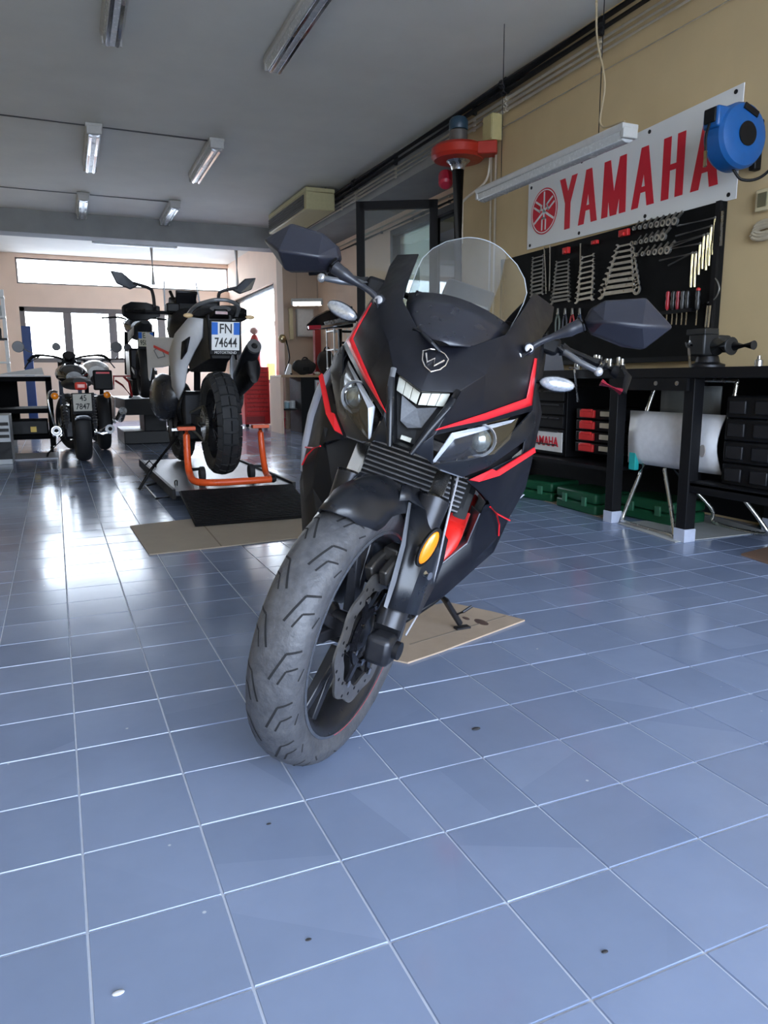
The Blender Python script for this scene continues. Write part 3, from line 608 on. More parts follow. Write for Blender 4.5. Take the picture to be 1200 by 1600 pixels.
# handlebar, grip, levers (left side in view, right mirrored)
for sg in (1, -1):
    def S3(p): return (p[0], p[1] * sg, p[2])
    hb_ = MB().tube([S3((-.42, .13, 1.0)), S3((-.43, .24, .998)), S3((-.43, .37, .990))], .0115, 12).build('handlebar', DKMET, bike)
    MB().tube([S3((-.43, .255, .998)), S3((-.43, .355, .991))], [.0165, .0165], 16).build('grip', RUB, hb_)
    MB().tube([S3((-.43, .352, .991)), S3((-.43, .362, .9905))], .021, 16).build('grip_flange', STEEL, hb_)
    MB().tube([S3((-.43, .362, .9905)), S3((-.43, .385, .989)), S3((-.43, .402, .988))], [.015, .012, .017], 16).build('bar_end', BLK, hb_)
    lv = MB().tube([S3(p) for p in ((-.385, .235, 1.000), (-.365, .26, .99), (-.350, .30, .978), (-.345, .343, .972))], [.008, .0085, .0075, .007], 10).build('lever', M('lever_grey', (.22, .23, .25), .3, .7), hb_)
    MB().sph(S3((-.345, .347, .971)), .011).build('lever_ball', M('lever_ball_metal', (.6, .61, .63), .25, .6), lv)
    MB().box(S3((-.40, .22, .995)), (.06, .05, .04)).build('switch_cluster', BLK, hb_, bev=.008)
    if sg > 0:
        MB().tube([S3(p) for p in ((-.42, .405, 1.005), (-.38, .42, .985), (-.335, .418, .945))], [.007, .010, .006], 8, sy=.5).build('lever_guard', BLK, hb_)
        MB().tube([(-.335, .360, .950), (-.335, .412, .944)], .0085, 12).build('red_guard_tip', M('anodised_red', (.55, .03, .07), .25, .4), hb_)
# radiator and red trellis frame
rd = thing_part = MB().bb(-.31, -.275, -.15, .16, .552, .665).build('radiator', BLK, bike)
for k in range(9): MB().bb(-.276, -.262, -.14, .15, .558 + k * .0118, .5620 + k * .0118).build('radiator_fin', M('fin_grey', (.20, .20, .21), .35, .6), rd, sm=0)
for sg in (1, -1): MB().tube([(-.285, sg * .158, .545), (-.285, sg * .158, .67)], .016, 8).build('radiator_tank', BLK, rd)
for sg in (1, -1):
    fr = MB().tube([(-.340, .158 * sg, .552), (-.325, .158 * sg, .49), (-.295, .150 * sg, .425)], .025, 16).build('frame_tube', M('red_frame_paint', (.72, .02, .015), .3), bike, sm=60)
    MB().lathe([(.024, -.018), (.024, .018)], c=(-.29, .142 * sg, .412), axis=(0, 1, 0), n=18).build('frame_boss', M('red_frame_paint'), fr, bev=.003)
    MB().tube([(-.325, .140 * sg, .42), (-.42, .165 * sg, .45), (-.55, .18 * sg, .56)], .016, 12).build('frame_brace', M('red_frame_paint'), fr, sm=60)
    pass
    MB().prism([(-.36, .188 * sg, .535), (-.35, .205 * sg, .53), (-.36, .196 * sg, .46)], (-1, 0, 0), .01).build('coolant_bracket', M('pale_bracket', (.5, .5, .52), .4), fr)
# steering head, engine, exhaust, tank, seat, tail, rear wheel
for c_ in ((-.36, 0, .95), (-.27, 0, .72)): MB().box(c_, (.05, .24, .035)).build('triple_clamp', M('satin_black_metal'), bike, bev=.006)
en = MB().bb(-.72, -.36, -.14, .14, .28, .55).build('engine', DKMET, bike, bev=.02)
for sg in (1, -1): MB().cyl((-.56, sg * .14, .38), (-.56, sg * .185, .38), .085, 24).build('clutch_cover', M('satin_black_metal'), en, bev=.006)
for k in range(6): MB().bb(-.46, -.35, -.10, .10, .56 + k * .018, .566 + k * .018).build('cylinder_fin', DKMET, en, sm=0)
MB().tube(bez([(-.36, -.04, .50), (-.28, -.05, .40), (-.33, -.06, .25), (-.55, -.08, .2), (-.9, -.16, .3), (-1.25, -.2, .48)]), [.022] * 30 + [.03] * 4 + [.05] * 7, 14).build('exhaust', DKMET, bike, sm=60)
tk = []
for x, zc, hw, hh in ((-.45, .98, .06, .03), (-.50, 1.0, .11, .06), (-.62, .99, .13, .09), (-.75, .955, .12, .09), (-.85, .91, .08, .07)):
    tk.append([(x, hw * math.cos(a) * (1 if abs(math.cos(a)) < .8 else .96), zc - .03 + hh * math.sin(a)) for a in [2 * PI * j / 20 for j in range(20)]])
MB().loft(tk).build('fuel_tank', SATIN, bike, sm=60)
MB().loft([[(x, w_ * math.cos(a), z_ + .03 * math.sin(a)) for a in [2 * PI * j / 14 for j in range(14)]] for x, w_, z_ in ((-.82, .06, .85), (-.92, .12, .83), (-1.05, .14, .83), (-1.15, .10, .87))]).build('seat', M('seat_vinyl', (.02, .02, .021), .6), bike, sm=60)
tl = MB().loft([[(x, w_ * math.cos(a), z_ + h_ * math.sin(a)) for a in [2 * PI * j / 14 for j in range(14)]] for x, w_, z_, h_ in ((-1.05, .11, .80, .05), (-1.25, .10, .88, .06), (-1.45, .06, .95, .04), (-1.58, .02, .98, .015))]).build('tail_fairing', SATIN, bike, sm=60)
MB().box((-1.56, 0, .965), (.02, .07, .02)).build('tail_light', RED, tl, bev=.004)
RW = Matrix.Translation((-1.33, 0, .305))
rt = make_tyre(.305, .15, .09, 64).build('rear_tyre', TYRE, bike, sm=50, mw=RW)
rr2 = MB().lathe([(y if False else x, z) for x, z in rp], axis=(0, 1, 0), n=48, closed=True).build('rear_rim', RIM, bike, mw=RW)
for k in range(5):
    a = 2 * PI * k / 5; MB().bar((.03 * math.cos(a), 0, .03 * math.sin(a)), (.2 * math.cos(a), 0, .2 * math.sin(a)), .035, .025, up=(0, 1, 0)).build('spoke', RIM, rr2, bev=.003)
MB().cyl((0, -.09, 0), (0, .09, 0), .035, 20).build('hub', RIM, rr2)
MB().bar((-.70, .10, .36), (-1.36, .12, .305), .03, .06).bar((-.70, -.10, .36), (-1.36, -.12, .305), .03, .06).bar((-.80, -.1, .355), (-.80, .1, .355), .05, .06).build('swingarm', DKMET, bike, bev=.006)
# side stand
sd = MB().tube([(-.70, .12, .25), (-.78, .22, .185), (-.838, .290, .112)], [.012, .0105, .010], 10).build('side_stand', M('satin_black_metal'), bike)
fo = MBIKE.inverted() @ V((1.149, 1.994, .0105))
Rz = (MBIKE.inverted().to_3x3())
MB().box(fo, (.05, .026, .006), Rz).build('stand_foot', M('satin_black_metal'), sd)
MB().tube([(-.815, .265, .14), (-.80, .285, .165), (-.82, .305, .185)], .005, 8).build('stand_tang', M('satin_black_metal'), sd)
# ------------------------------------------------------------------ right side: wall, bench, tools
CRT = CR.transposed(); OC = V((0, 0, CAMZ))
def U(px, py, x=None, y=None, z=None):     # image point to world point on a given plane
    d = CRT @ V(((px - 600) / FPX, (py - 800) / FPX, 1))
    t = (x / d.x) if x is not None else (y / d.y) if y is not None else (z - CAMZ) / d.z
    return OC + d * t
ORD = ['topmost', 'second', 'third', 'fourth', 'fifth', 'sixth', 'seventh', 'eighth', 'ninth', 'tenth', 'eleventh', 'twelfth', 'thirteenth', 'fourteenth']
def nth(i, n): return 'topmost' if i == 0 else 'bottommost' if i == n - 1 else ORD[i] + ' from top'
WX = 3.5
# banner
bn = thing('wall_banner', 'white rectangular vinyl banner with red emblem and red capitals above the tool board', 'banner', (WX, 4.13, 2.05))
by0, by1 = -.99, .99
MB().add([(-.012, by0, -.285), (-.012, by1, -.25), (-.012, by1, .235), (-.012, by0, .30), (-.006, by0, -.285), (-.006, by1, -.25), (-.006, by1, .235), (-.006, by0, .30)], [(0, 1, 2, 3), (7, 6, 5, 4), (0, 4, 5, 1), (1, 5, 6, 2), (2, 6, 7, 3), (3, 7, 4, 0)]).build('banner_sheet', M('banner_vinyl', (.74, .75, .74), .45, var=.04, scale=4), bn, sm=0)
BRED = M('banner_red', (.62, .01, .03), .4, var=.05)
Rw = Matrix(((0, 0, -1, 0), (-1, 0, 0, 0), (0, 1, 0, 0), (0, 0, 0, 1)))   # text x -> -Y, text y -> +Z, normal -> -X
def wall_text(body, size, mat, name, parent, x, y, z, sx=1., bold=0.): return text_mesh(body, size, mat, name, parent, None, mw=Matrix.Translation((x, y, z)) @ Rw, sx=sx, bold=bold, ext=.001)
ltr = [('Y', .49), ('A', .265), ('M', .0), ('A', -.27), ('H', -.515), ('A', -.76)]
LH, LW, ST = .355, .20, .062
GLY = {'Y': [((-1, 1), (0, .0)), ((1, 1), (0, .0)), ((0, .1), (0, -1))], 'A': [((-1, -1), (0, 1)), ((1, -1), (0, 1)), ((-.5, -.42), (.5, -.42))], 'M': [((-1, -1), (-.86, 1)), ((1, -1), (.86, 1)), ((-.86, 1), (0, -1)), ((.86, 1), (0, -1))], 'H': [((-.8, -1), (-.8, 1)), ((.8, -1), (.8, 1)), ((-.8, 0), (.8, 0))]}
for ch, y in ltr:
    m = MB()
    for (a, b), (c, d) in GLY[ch]:
        w2 = ST * (.55 if b == d else 1); wd = .082 if ch != 'M' else .10
        # horizontal-cut stroke
        p0, p1 = (a * (wd - ST * .2), b * LH / 2), (c * (wd - ST * .2), d * LH / 2)
        if b == d: q = [(p0[0], p0[1] - w2 / 2), (p1[0], p1[1] - w2 / 2), (p1[0], p1[1] + w2 / 2), (p0[0], p0[1] + w2 / 2)]
        else: q = [(p0[0] - ST / 2, p0[1]), (p0[0] + ST / 2, p0[1]), (p1[0] + ST / 2, p1[1]), (p1[0] - ST / 2, p1[1])]
        m.prism([(-.0125, y - u_, v_ - .005) for u_, v_ in q], (-1, 0, 0), .0015 + .0004 * GLY[ch].index(((a, b), (c, d))))
    m.build('letter', BRED, bn, sm=0)
ec = V((-.0135, .775, -.005))
MB().lathe([(.001, -.0005), (.165, -.0005), (.165, .0012), (.001, .0012)], c=ec, axis=(-1, 0, 0), n=48).build('emblem_disc', BRED, bn)
wr = MB().lathe([(.148, .0012), (.156, .0012), (.156, .0024), (.148, .0024)], c=ec, axis=(-1, 0, 0), n=48, closed=True).build('emblem_ring', M('banner_vinyl'), bn)
for k in range(3):
    a = math.radians(90 + 120 * k); u_ = V((0, math.cos(a), math.sin(a))); s_ = V((0, -math.sin(a), math.cos(a))); e0 = ec + V((-.002, 0, 0)); fk = MB()
    fk.bar(e0 - u_ * .055, e0 + u_ * .14, .016, .002, up=(1, 0, 0))
    for sg in (1, -1): fk.bar(e0 - u_ * .045 + s_ * .022 * sg, e0 - u_ * .135 + s_ * .022 * sg, .014, .002, up=(1, 0, 0))
    fk.bar(e0 - u_ * .05 - s_ * .029, e0 - u_ * .05 + s_ * .029, .014, .002, up=(1, 0, 0))
    fk.build('tuning_fork', M('banner_vinyl'), bn, sm=0)
for y, z in ((-.94, .27), (-.3, .25), (.35, .24), (.95, .20), (-.94, -.255), (-.3, -.245), (.35, -.235), (.95, -.225)):
    MB().lathe([(.004, 0), (.012, 0), (.012, .003), (.004, .003)], c=(-.012, y, z), axis=(-1, 0, 0), n=14).build('eyelet', DKMET, bn)
# tool board
tb = thing('tool_board', 'large black tool board on the beige wall below the banner', 'tool board', (WX - .03, 4.2, 0))
MB().bb(-.012, .028, -1.0, 1.22, .90, 1.765).build('board_panel', M('tool_board_black', (.004, .004, .004), .7, scale=12, spec=.15), tb, bev=.004)
for y in (-1.0, 1.19): MB().bb(-.03, -.012, y, y + .03, .90, 1.765).build('board_edge', BLK, tb)
MB().bb(-.03, -.012, -.97, 1.19, .90, .93).build('board_edge', BLK, tb)
BX = WX - .056
def bpt(zx, zy, x=None): return U(820 + zx / 3.529, 330 + zy / 3.529, x=BX if x is None else x)
def wrench(p, q, w, label, group, mat, kind='combo', nm='wrench'):
    p, q = V(p), V(q); d = (q - p); L = d.length; u = d / L; s = V((1, 0, 0)).cross(u).normalized(); nx = V((-1, 0, 0))
    r = thing(nm, label, 'wrench', p, 0, group)
    m = MB(); m.bar(u * w * .8, u * (L - w * .8), w * .62, .006, up=nx); m.build('shaft', mat, r, bev=.0012)
    def jaw(c, dr):
        a = []; ang = math.atan2(0, 1)
        for k in range(13):
            t = math.radians(40 + k * 280 / 12); a.append(c + (dr * math.cos(t) + s * math.sin(t)) * w * .85)
        a += [c + (dr * .1 - s * .36) * w * 1.0, c - dr * w * .15 - s * .28 * w, c - dr * w * .15 + s * .28 * w, c + (dr * .1 + s * .36) * w * 1.0]
        return MB().prism([x_ - nx * .004 for x_ in a], nx, .008)
    def ringe(c): return MB().lathe([(w * .42, -.004), (w * .82, -.004), (w * .82, .005), (w * .42, .005)], c=c, axis=nx, n=16, closed=True)
    jaw(u * w * .4, -u).build('open_end', mat, r, sm=0)
    (ringe(u * (L - w * .4)) if kind == 'combo' else jaw(u * (L - w * .4), u)).build('ring_end' if kind == 'combo' else 'open_end', mat, r, sm=30)
    return r
WCH = M('wrench_chrome', (.62, .61, .58), .3, .9, var=.3)
WDK = M('wrench_dark_chrome', (.28, .28, .27), .33, .9, var=.3)
for i in range(11):
    f = i / 10; a = bpt(172 - 30 * f, 285 + 215 * f); b = bpt(246 + 6 * f, 272 + 210 * f)
    wrench(a, b, .016 + .012 * f, f'{nth(i, 11)} dark spanner in the rack under the left red clip', 'spanners under the left red clip', WDK, 'open', 'spanner')
for i in range(9):
    f = i / 8; a = bpt(312 - 34 * f, 258 + 235 * f); b = bpt(384 - 2 * f, 240 + 232 * f)
    wrench(a, b, .015 + .014 * f, f'{nth(i, 9)} chrome spanner in the rack under the middle red clip', 'spanners under the middle red clip', WCH, 'open', 'spanner')
for i in range(9):
    f = i / 8; a = bpt(505 - 95 * f, 198 + 262 * f); b = bpt(596 + 32 * f, 178 + 252 * f)
    wrench(a, b, .020 + .022 * f, f'{nth(i, 9)} chrome combination wrench under the right red clip', 'combination wrenches under the right red clip', WCH)
for i in range(10):
    f = i / 9; a = bpt(42 - 12 * f, 262 + 200 * f); b = bpt(106, 245 + 200 * f)
    wrench(a, b, .014 + .01 * f, f'{nth(i, 10)} small dark spanner at the far left of the tool board', 'dark spanners at the board edge', WDK, 'open', 'spanner')
for (a, b), lb in zip((((108, 200), (118, 455)), ((140, 190), (136, 440)), ((308, 178), (300, 455))), ('long thin steel bar hanging left of the first red clip', 'second long steel bar hanging beside the left spanner rack', 'slim steel bar hanging between the two spanner racks')):
    tg = MB().tube([bpt(*a), bpt(*b)], .006, 8).build('steel_bar', WCH); tag(tg, lb, 'steel bar')
for (x, y, ww, hh), lb in zip(((232, 218, 58, 52), (390, 172, 52, 30), (552, 120, 76, 50)), ('left red plastic clip at the head of the dark spanners', 'middle flat red plastic clip on the tool board', 'right red plastic clip above the combination wrenches')):
    p = bpt(x, y); r = thing('red_clip', lb, 'clip', p); s = .85 / 1000
    MB().box((-.005, 0, 0), (.025, ww * s * 1.35, hh * s)).build('clip_body', M('clip_red', (.55, .02, .02), .4), r, bev=.004)
    MB().box((-.022, 0, -hh * s * .2), (.012, ww * s * .5, hh * s * .5)).build('clip_tab', M('clip_red'), r, bev=.003)
# ring spanner clusters / ratchets
k = 0
for (x0, x1, y0, y1, n) in ((605, 830, 95, 55, 8), (615, 765, 175, 140, 6), (620, 790, 240, 215, 6)):
    for i in range(n):
        f = i / (n - 1); p = bpt(x0 + (x1 - x0) * f, y0 + (y1 - y0) * f); k += 1
        row = ('top', 'middle', 'lower')[(y0 > 120) + (y0 > 200)]
        r = thing('ratchet_head', f'{"far left" if i == 0 else "far right" if i == n - 1 else ORD[i] + " from left"} chrome ring in the {row} row right of the red clips', 'ratchet', p, 0, 'ratchet rings on the tool board')
        rr = .012 + .012 * f
        MB().lathe([(rr * .5, -.006), (rr, -.006), (rr, .01), (rr * .5, .01)], axis=(-1, 0, 0), n=14, closed=True).build('ring', WCH, r)
        MB().bar((0, -rr * .6, rr * .6), (0, -.03 - rr, .03 + rr * .6), rr * .7, .008, up=(1, 0, 0)).build('shank', WDK, r)
# long hex keys: a long gold-toned arm down and a dark arm to the left
GOLD = M('brassy_steel', (.62, .52, .28), .3, .9, var=.2)
for i, (hx, hy, vx, vy, ex, ey) in enumerate(((840, 82, 1052, 35, 1036, 240), (832, 137, 1030, 82, 1014, 300), (806, 182, 1010, 125, 998, 325), (800, 200, 990, 132, 978, 318), (758, 216, 968, 178, 958, 350), (742, 272, 945, 228, 935, 418), (790, 300, 926, 230, 915, 420))):
    r = thing('hex_key', f'{("outermost", "second", "third", "fourth", "fifth", "sixth", "innermost")[i]} long L-shaped hex key of the nested fan', 'hex key', bpt(vx, vy), 0, 'nested hex keys')
    o_ = bpt(vx, vy)
    MB().tube([V((0, 0, 0)), bpt(ex, ey) - o_], .0062, 6).build('long_arm', GOLD, r, sm=0)
    MB().tube([bpt(hx, hy) - o_, V((0, .004, 0))], .0055, 6).build('short_arm', M('dull_steel', (.25, .24, .22), .35, .9), r, sm=0)
    MB().sph((0, 0, 0), .009, 8, 6).build('bend', M('dull_steel'), r)
tag(MB().tube([bpt(1090, 0), bpt(1080, 190)], .007, 8).build('steel_rule', STEEL), 'tall bright steel rod at the right edge of the tool board', 'steel rod')
# screwdrivers in a holder strip
tag(MB().box(U(1048, 488, x=BX - .02), (.05, .34, .02)).build('tool_strip', BLK), 'black magnetic strip holding the row of screwdrivers', 'tool strip')
cols = ('red and black', 'black', 'dark red', 'black and grey', 'slim black', 'red capped black')
for i, (x, c) in enumerate(zip((785, 815, 840, 868, 893, 950), ((.4, .02, .03), (.02, .02, .02), (.25, .02, .03), (.06, .06, .06), (.02, .02, .02), (.03, .03, .03)))):
    b0 = bpt(x, 545, BX - .03); r = thing('screwdriver', f'{cols[i]} screwdriver, {("first", "second", "third", "fourth", "fifth", "last")[i]} from left on the magnetic strip', 'screwdriver', b0, 0, 'screwdrivers on the strip')
    hm_ = M('driver_handle_%d' % i, c, .35)
    MB().lathe([(.006, 0), (.012, .01), (.014, .05), (.010, .065), (.014, .085), (.012, .105), (.004, .11)], n=12).build('handle', hm_, r)
    if i == 5: MB().lathe([(.012, .108), (.013, .118), (.006, .124)], n=12).build('handle_cap', M('clip_red'), r)
    MB().cyl((0, 0, 0), (0, 0, -.085), .0045, 8).build('blade', M('blade_steel', (.75, .70, .58), .25, .9), r)
for i, x in enumerate((1008, 1022)):
    tag(MB().bar(bpt(x, 520, BX - .02), bpt(x - 12, 640, BX - .02), .009, .006, up=(1, 0, 0)).build('steel_punch', M('blade_steel')), ('left', 'right')[i] + ' one of two pale steel punches by the vise', 'punch', 'steel punches')
hs = thing('hacksaw', 'thin curved grey saw bow hanging at the board edge', 'saw', bpt(1060, 430)); o_ = bpt(1060, 430)
MB().tube(bez([bpt(1035, 358) - o_, bpt(1062, 385) - o_, bpt(1072, 430) - o_, bpt(1050, 480) - o_, bpt(1010, 505) - o_], 5), .004, 8).build('bow', WDK, hs)
MB().tube([bpt(1010, 505) - o_, bpt(985, 515) - o_], .009, 8).build('handle', BLK, hs)

for i, zx in enumerate((185, 225, 265, 305)):
    o_ = bpt(zx, 570); r = thing('pliers', f'{("leftmost", "second from left", "third from left", "rightmost")[i]} of four pliers hanging below the spanner racks', 'pliers', o_, 0, 'pliers below the spanner racks')
    HM = M('pliers_grip_%d' % i, ((.10, .12, .10), (.04, .04, .05), (.30, .03, .03), (.04, .06, .10))[i], .5)
    MB().prism([(0, -.012, 0), (0, .012, 0), (0, .008, .045), (0, -.008, .045)], (-1, 0, 0), .010).build('jaw', WDK, r, bev=.002)
    for s_ in (1, -1): MB().tube(bez([(-.005, s_ * .006, 0), (-.005, s_ * .022, -.05), (-.005, s_ * .020, -.12)], 4), .007, 8).build('grip', HM, r)
    MB().cyl((-.011, 0, .004), (-.014, 0, .004), .006, 10).build('pivot', STEEL, r)

# workbench
TABM = M('bench_black_steel', (.005, .005, .006), .5, 0, var=.3, spec=.22)
wb = thing('workbench', 'long black steel workbench along the right wall below the tools', 'workbench', (2.82, 3.2, 0))
MB().bb(-.05, .66, -1.35, 2.1, .80, .85).build('worktop', TABM, wb, bev=.004)
FOOT = M('grey_foot_paint', (.42, .45, .55), .5)
for (x, y) in ((0, -.50), (.02, .05), (.10, 1.9), (.62, -.50), (.62, .05), (.62, 1.9), (.62, -1.3), (0, -1.3)):
    lg = MB().bb(x - .032, x + .032, y - .032, y + .032, .0, .80).build('leg', TABM, wb, bev=.003)
    MB().bb(x - .036, x + .036, y - .036, y + .036, 0, .065).build('painted_foot', FOOT, lg, bev=.002)
MB().bb(-.02, .02, -1.3, -.5, .25, .30).build('rail', TABM, wb, bev=.003)
MB().bb(-.02, .62, -1.3, -.53, .285, .305).build('lower_shelf', TABM, wb)
MB().bb(.0, .62, .08, 1.9, .285, .305).build('lower_shelf', TABM, wb)
for y in (-.44, -.30): MB().cyl((-.055, y, .775), (-.05, y, .775), .011, 12).build('apron_bolt', BOLT, wb)
MB().bb(-.05, -.03, -.5, .05, .74, .80).build('apron', TABM, wb)
MB().bb(.645, .66, -1.3, 2.0, .02, .80).build('back_panel', TABM, wb)  # added black sheet, stands in for the shade beneath the bench
# drawer cabinet under the bench with a sticker
cb = thing('tool_cabinet', 'black drawer cabinet with a white sticker under the workbench', 'cabinet', (2.95, 4.12, .306))
MB().bb(0, .45, -.28, .28, 0, .44).build('body', TABM, cb, bev=.004)
for k in range(5):
    d = MB().bb(-.018, 0, -.265, .265, .012 + k * .085, .012 + k * .085 + .076).build('drawer', M('drawer_black', (.006, .006, .007), .45, spec=.25), cb, bev=.003)
    MB().bb(-.03, -.016, -.22, .22, .07 + k * .085, .078 + k * .085).build('drawer_pull', M('drawer_edge', (.08, .08, .085), .3, .5), d)
MB().bb(-.024, -.018, -.27, .10, .03, .155).build('sticker', M('sticker_white', (.72, .70, .68), .5), cb, sm=0)
wall_text('YAMAHA', .085, BRED, 'sticker_lettering', cb, -.026, -.085, .09, sx=.85, bold=.002)
# bins with red and pale latches
for i in range(4):
    z0 = .56 - i * .068; r = thing('storage_case', f'{nth(i, 4)} black storage case with red latch beside the bench leg', 'case', (2.93, 3.52, z0), 0, 'black cases with red latches')
    MB().bb(0, .42, -.16, .20, 0, .062).build('case_body', M('drawer_black'), r, bev=.006)
    MB().box((-.008, .085, .032), (.018, .13, .045)).box((-.014, .085, .052), (.012, .10, .018)).build('red_latch', M('latch_red', (.70, .03, .03), .35), r, bev=.004)
    MB().box((-.006, -.075, .036), (.012, .09, .03)).build('pale_label', M('latch_cream', (.62, .55, .42), .5), r, bev=.003)
cs = thing('grey_toolbox', 'grey plastic toolbox with ribbed side on the bench behind the sport bike', 'toolbox', (3.05, 4.30, .85))
MB().prism([(-.1, -.16, 0), (-.1, .16, 0), (-.1, .16, .10), (-.1, .10, .15), (-.1, -.11, .15)], (1, 0, 0), .2).build('box', M('toolbox_grey', (.10, .10, .11), .5), cs, bev=.006)
for k in range(3): MB().bb(-.108, -.1, -.13, .15, .02 + k * .03, .032 + k * .03).build('rib', M('toolbox_rib', (.2, .2, .21), .5), cs)
yt = thing('yellow_tool', 'yellow and black hand tool lying on the grey toolbox', 'tool', (3.05, 4.24, 1.0))
MB().lathe([(.02, -.06), (.035, -.05), (.035, .03), (.02, .05)], c=(0, 0, .036), axis=(0, 1, 0), n=16).build('body', M('tool_yellow', (.80, .50, .02), .4), yt)
MB().lathe([(.018, .05), (.014, .12)], c=(0, 0, .036), axis=(0, 1, 0), n=12).build('nose', BLK, yt)
# small bottles and sockets on the bench
for i in range(9):
    y = 3.70 + i * .055; h = .05 + .05 * random.random(); r = thing('socket', f'{("first", "second", "third", "fourth", "fifth", "sixth", "seventh", "eighth", "ninth")[i]} chrome socket from the right in the bench row', 'socket', (3.25 + .02 * (i % 2), y, .85), 0, 'sockets in a row on the bench')
    MB().lathe([(.016, 0), (.018, .004), (.018, h * .6), (.014, h * .65), (.014, h), (.009, h)], n=14).build('socket_body', WCH, r)
    MB().lathe([(.009, h), (.012, h), (.012, h + .004), (.009, h + .004)], n=12, closed=True).build('socket_rim', STEEL, r)
# T handle hanging from the bench edge
th = thing('t_handle', 'thin steel T-handle wrench hanging off the bench edge', 'wrench', U(897, 578, x=2.75)); o_ = U(897, 578, x=2.75)
MB().tube([(0, 0, .01), U(903, 628, x=2.75) - o_], .006, 8).build('shaft', STEEL, th)
MB().tube([(0, .04, .012), (0, -.04, .012)], .008, 8).build('cross_bar', WCH, th)
# bench vise
vp = thing('bench_vise', 'black cast bench vise with a steel handle on the bench corner', 'vise', (3.0, 2.80, .85)); vp.scale = (.84, .84, .84)
MB().lathe([(.10, 0), (.10, .02), (.07, .03), (.06, .07)], n=20).build('base', DKMET, vp, bev=.004)
VM = M('vise_black', (.02, .021, .022), .45, .3)
MB().bb(-.10, .02, -.06, .06, .07, .21).build('fixed_jaw', VM, vp, bev=.012)
MB().bb(.02, .13, -.05, .05, .09, .19).build('slide', VM, vp, bev=.015)
MB().bb(-.11, .0, -.07, .07, .19, .225).build('jaw_plate', VM, vp, bev=.004)
MB().cyl((.0, -.06, .12), (.0, -.17, .12), .055, 20).build('anvil_drum', VM, vp, bev=.006)
MB().cyl((.02, -.17, .12), (.02, -.30, .12), .026, 16).build('spindle', VM, vp)
MB().tube([(-.12, .02, .14), (-.14, .03, .13)], .022, 12).build('screw_head', STEEL, vp)
MB().tube([(-.13, .03, .145), (-.125, .005, -.01)], .008, 8).build('handle_bar', STEEL, vp)
for i in range(3):
    tag(MB().lathe([(.018, 0), (.018, .03), (.008, .036), (.008, .05)], c=(3.0 + .05 * i, 2.50 - .05 * i, .85), n=12).build('steel_fitting', STEEL), f'{("left", "middle", "right")[i]} small steel fitting lying at the foot of the vise', 'fitting', 'fittings by the vise')
tag(MB().tube(bez([(3.2, 2.55, .86), (3.1, 2.45, .90), (3.2, 2.3, .865), (3.05, 2.2, .90), (3.15, 2.1, .86)], 6), .006, 8).build('cable_coil', BLK), 'loose black cable curling on the bench by the vise', 'cable')
# folding chair stored in the gap
TUBE = M('chair_tube', (.55, .54, .50), .25, .9)
ch = thing('folding_chair', 'folded chair with white shell seat and steel tube legs between the bench legs', 'chair', (2.95, 3.0, 0))
MB().sheet([[(-.02 - .05 * math.sin(PI * i / 8), -.40 + .60 * j / 8 + (.05 * (abs(i - 4) / 4) ** 2 if j == 8 else 0), .335 + .29 * i / 8) for j in range(9)] for i in range(9)]).build('seat_shell', M('shell_white', (.78, .78, .80), .4), ch, sm=60, solid=.008)
MB().tube(bez([(-.02, .12, .34), (-.06, .19, .10), (-.08, .20, .02), (-.10, .15, .012), (-.12, -.16, .012), (-.10, -.20, .03), (-.04, -.05, .33)], 5), .011, 8).build('front_leg_loop', TUBE, ch, sm=60)
MB().tube(bez([(.10, .05, .33), (.30, -.06, .10), (.32, -.08, .015), (.30, -.40, .015), (.26, -.42, .08), (.14, -.26, .33)], 5), .011, 8).build('rear_leg_loop', TUBE, ch, sm=60)
MB().tube(bez([(.0, .16, .58), (.05, .14, .80 - .04), (.07, .10, .785), (.10, -.30, .785), (.10, -.34, .76), (.08, -.33, .58)], 5), .011, 8).build('back_frame', TUBE, ch, sm=60)
MB().sheet([[(.09, -.27 + .40 * j / 6, .60 + .16 * i / 4) for j in range(7)] for i in range(5)]).build('back_panel', M('chair_back_grey', (.16, .17, .17), .5), ch, solid=.01)
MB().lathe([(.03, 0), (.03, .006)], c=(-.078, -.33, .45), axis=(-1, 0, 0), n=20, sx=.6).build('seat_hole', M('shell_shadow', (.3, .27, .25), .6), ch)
tag(MB().bb(2.90, 2.93, 3.16, 3.21, .30, .53).build('teal_folder', M('teal_plastic', (.02, .38, .36), .4), bev=.004), 'upright teal plastic folder beside the white chair shell', 'folder')
# green cases on the floor
for i, (x, y, rz, lb) in enumerate(((3.02, 4.15, .15, 'long green plastic power tool case lying furthest left under the bench'), (3.0, 3.62, -.05, 'green plastic tool case with two latches by the bench leg'), (3.15, 3.20, .05, 'wide green plastic case behind the folding chair legs'))):
    r = thing('green_case', lb, 'case', (x, y, 0), rz, 'green tool cases')
    G = M('case_green', (.008, .07, .03), .45, spec=.3)
    MB().bb(-.13, .13, -.20, .20, .0, .062).build('case_lower', G, r, bev=.012); MB().bb(-.13, .13, -.20, .20, .066, .13).build('case_lid', G, r, bev=.014)
    for y2 in (-.1, .1): MB().bb(-.142, -.128, y2 - .02, y2 + .02, .045, .10).build('latch', M('latch_green', (.03, .13, .07), .4), r, bev=.003)
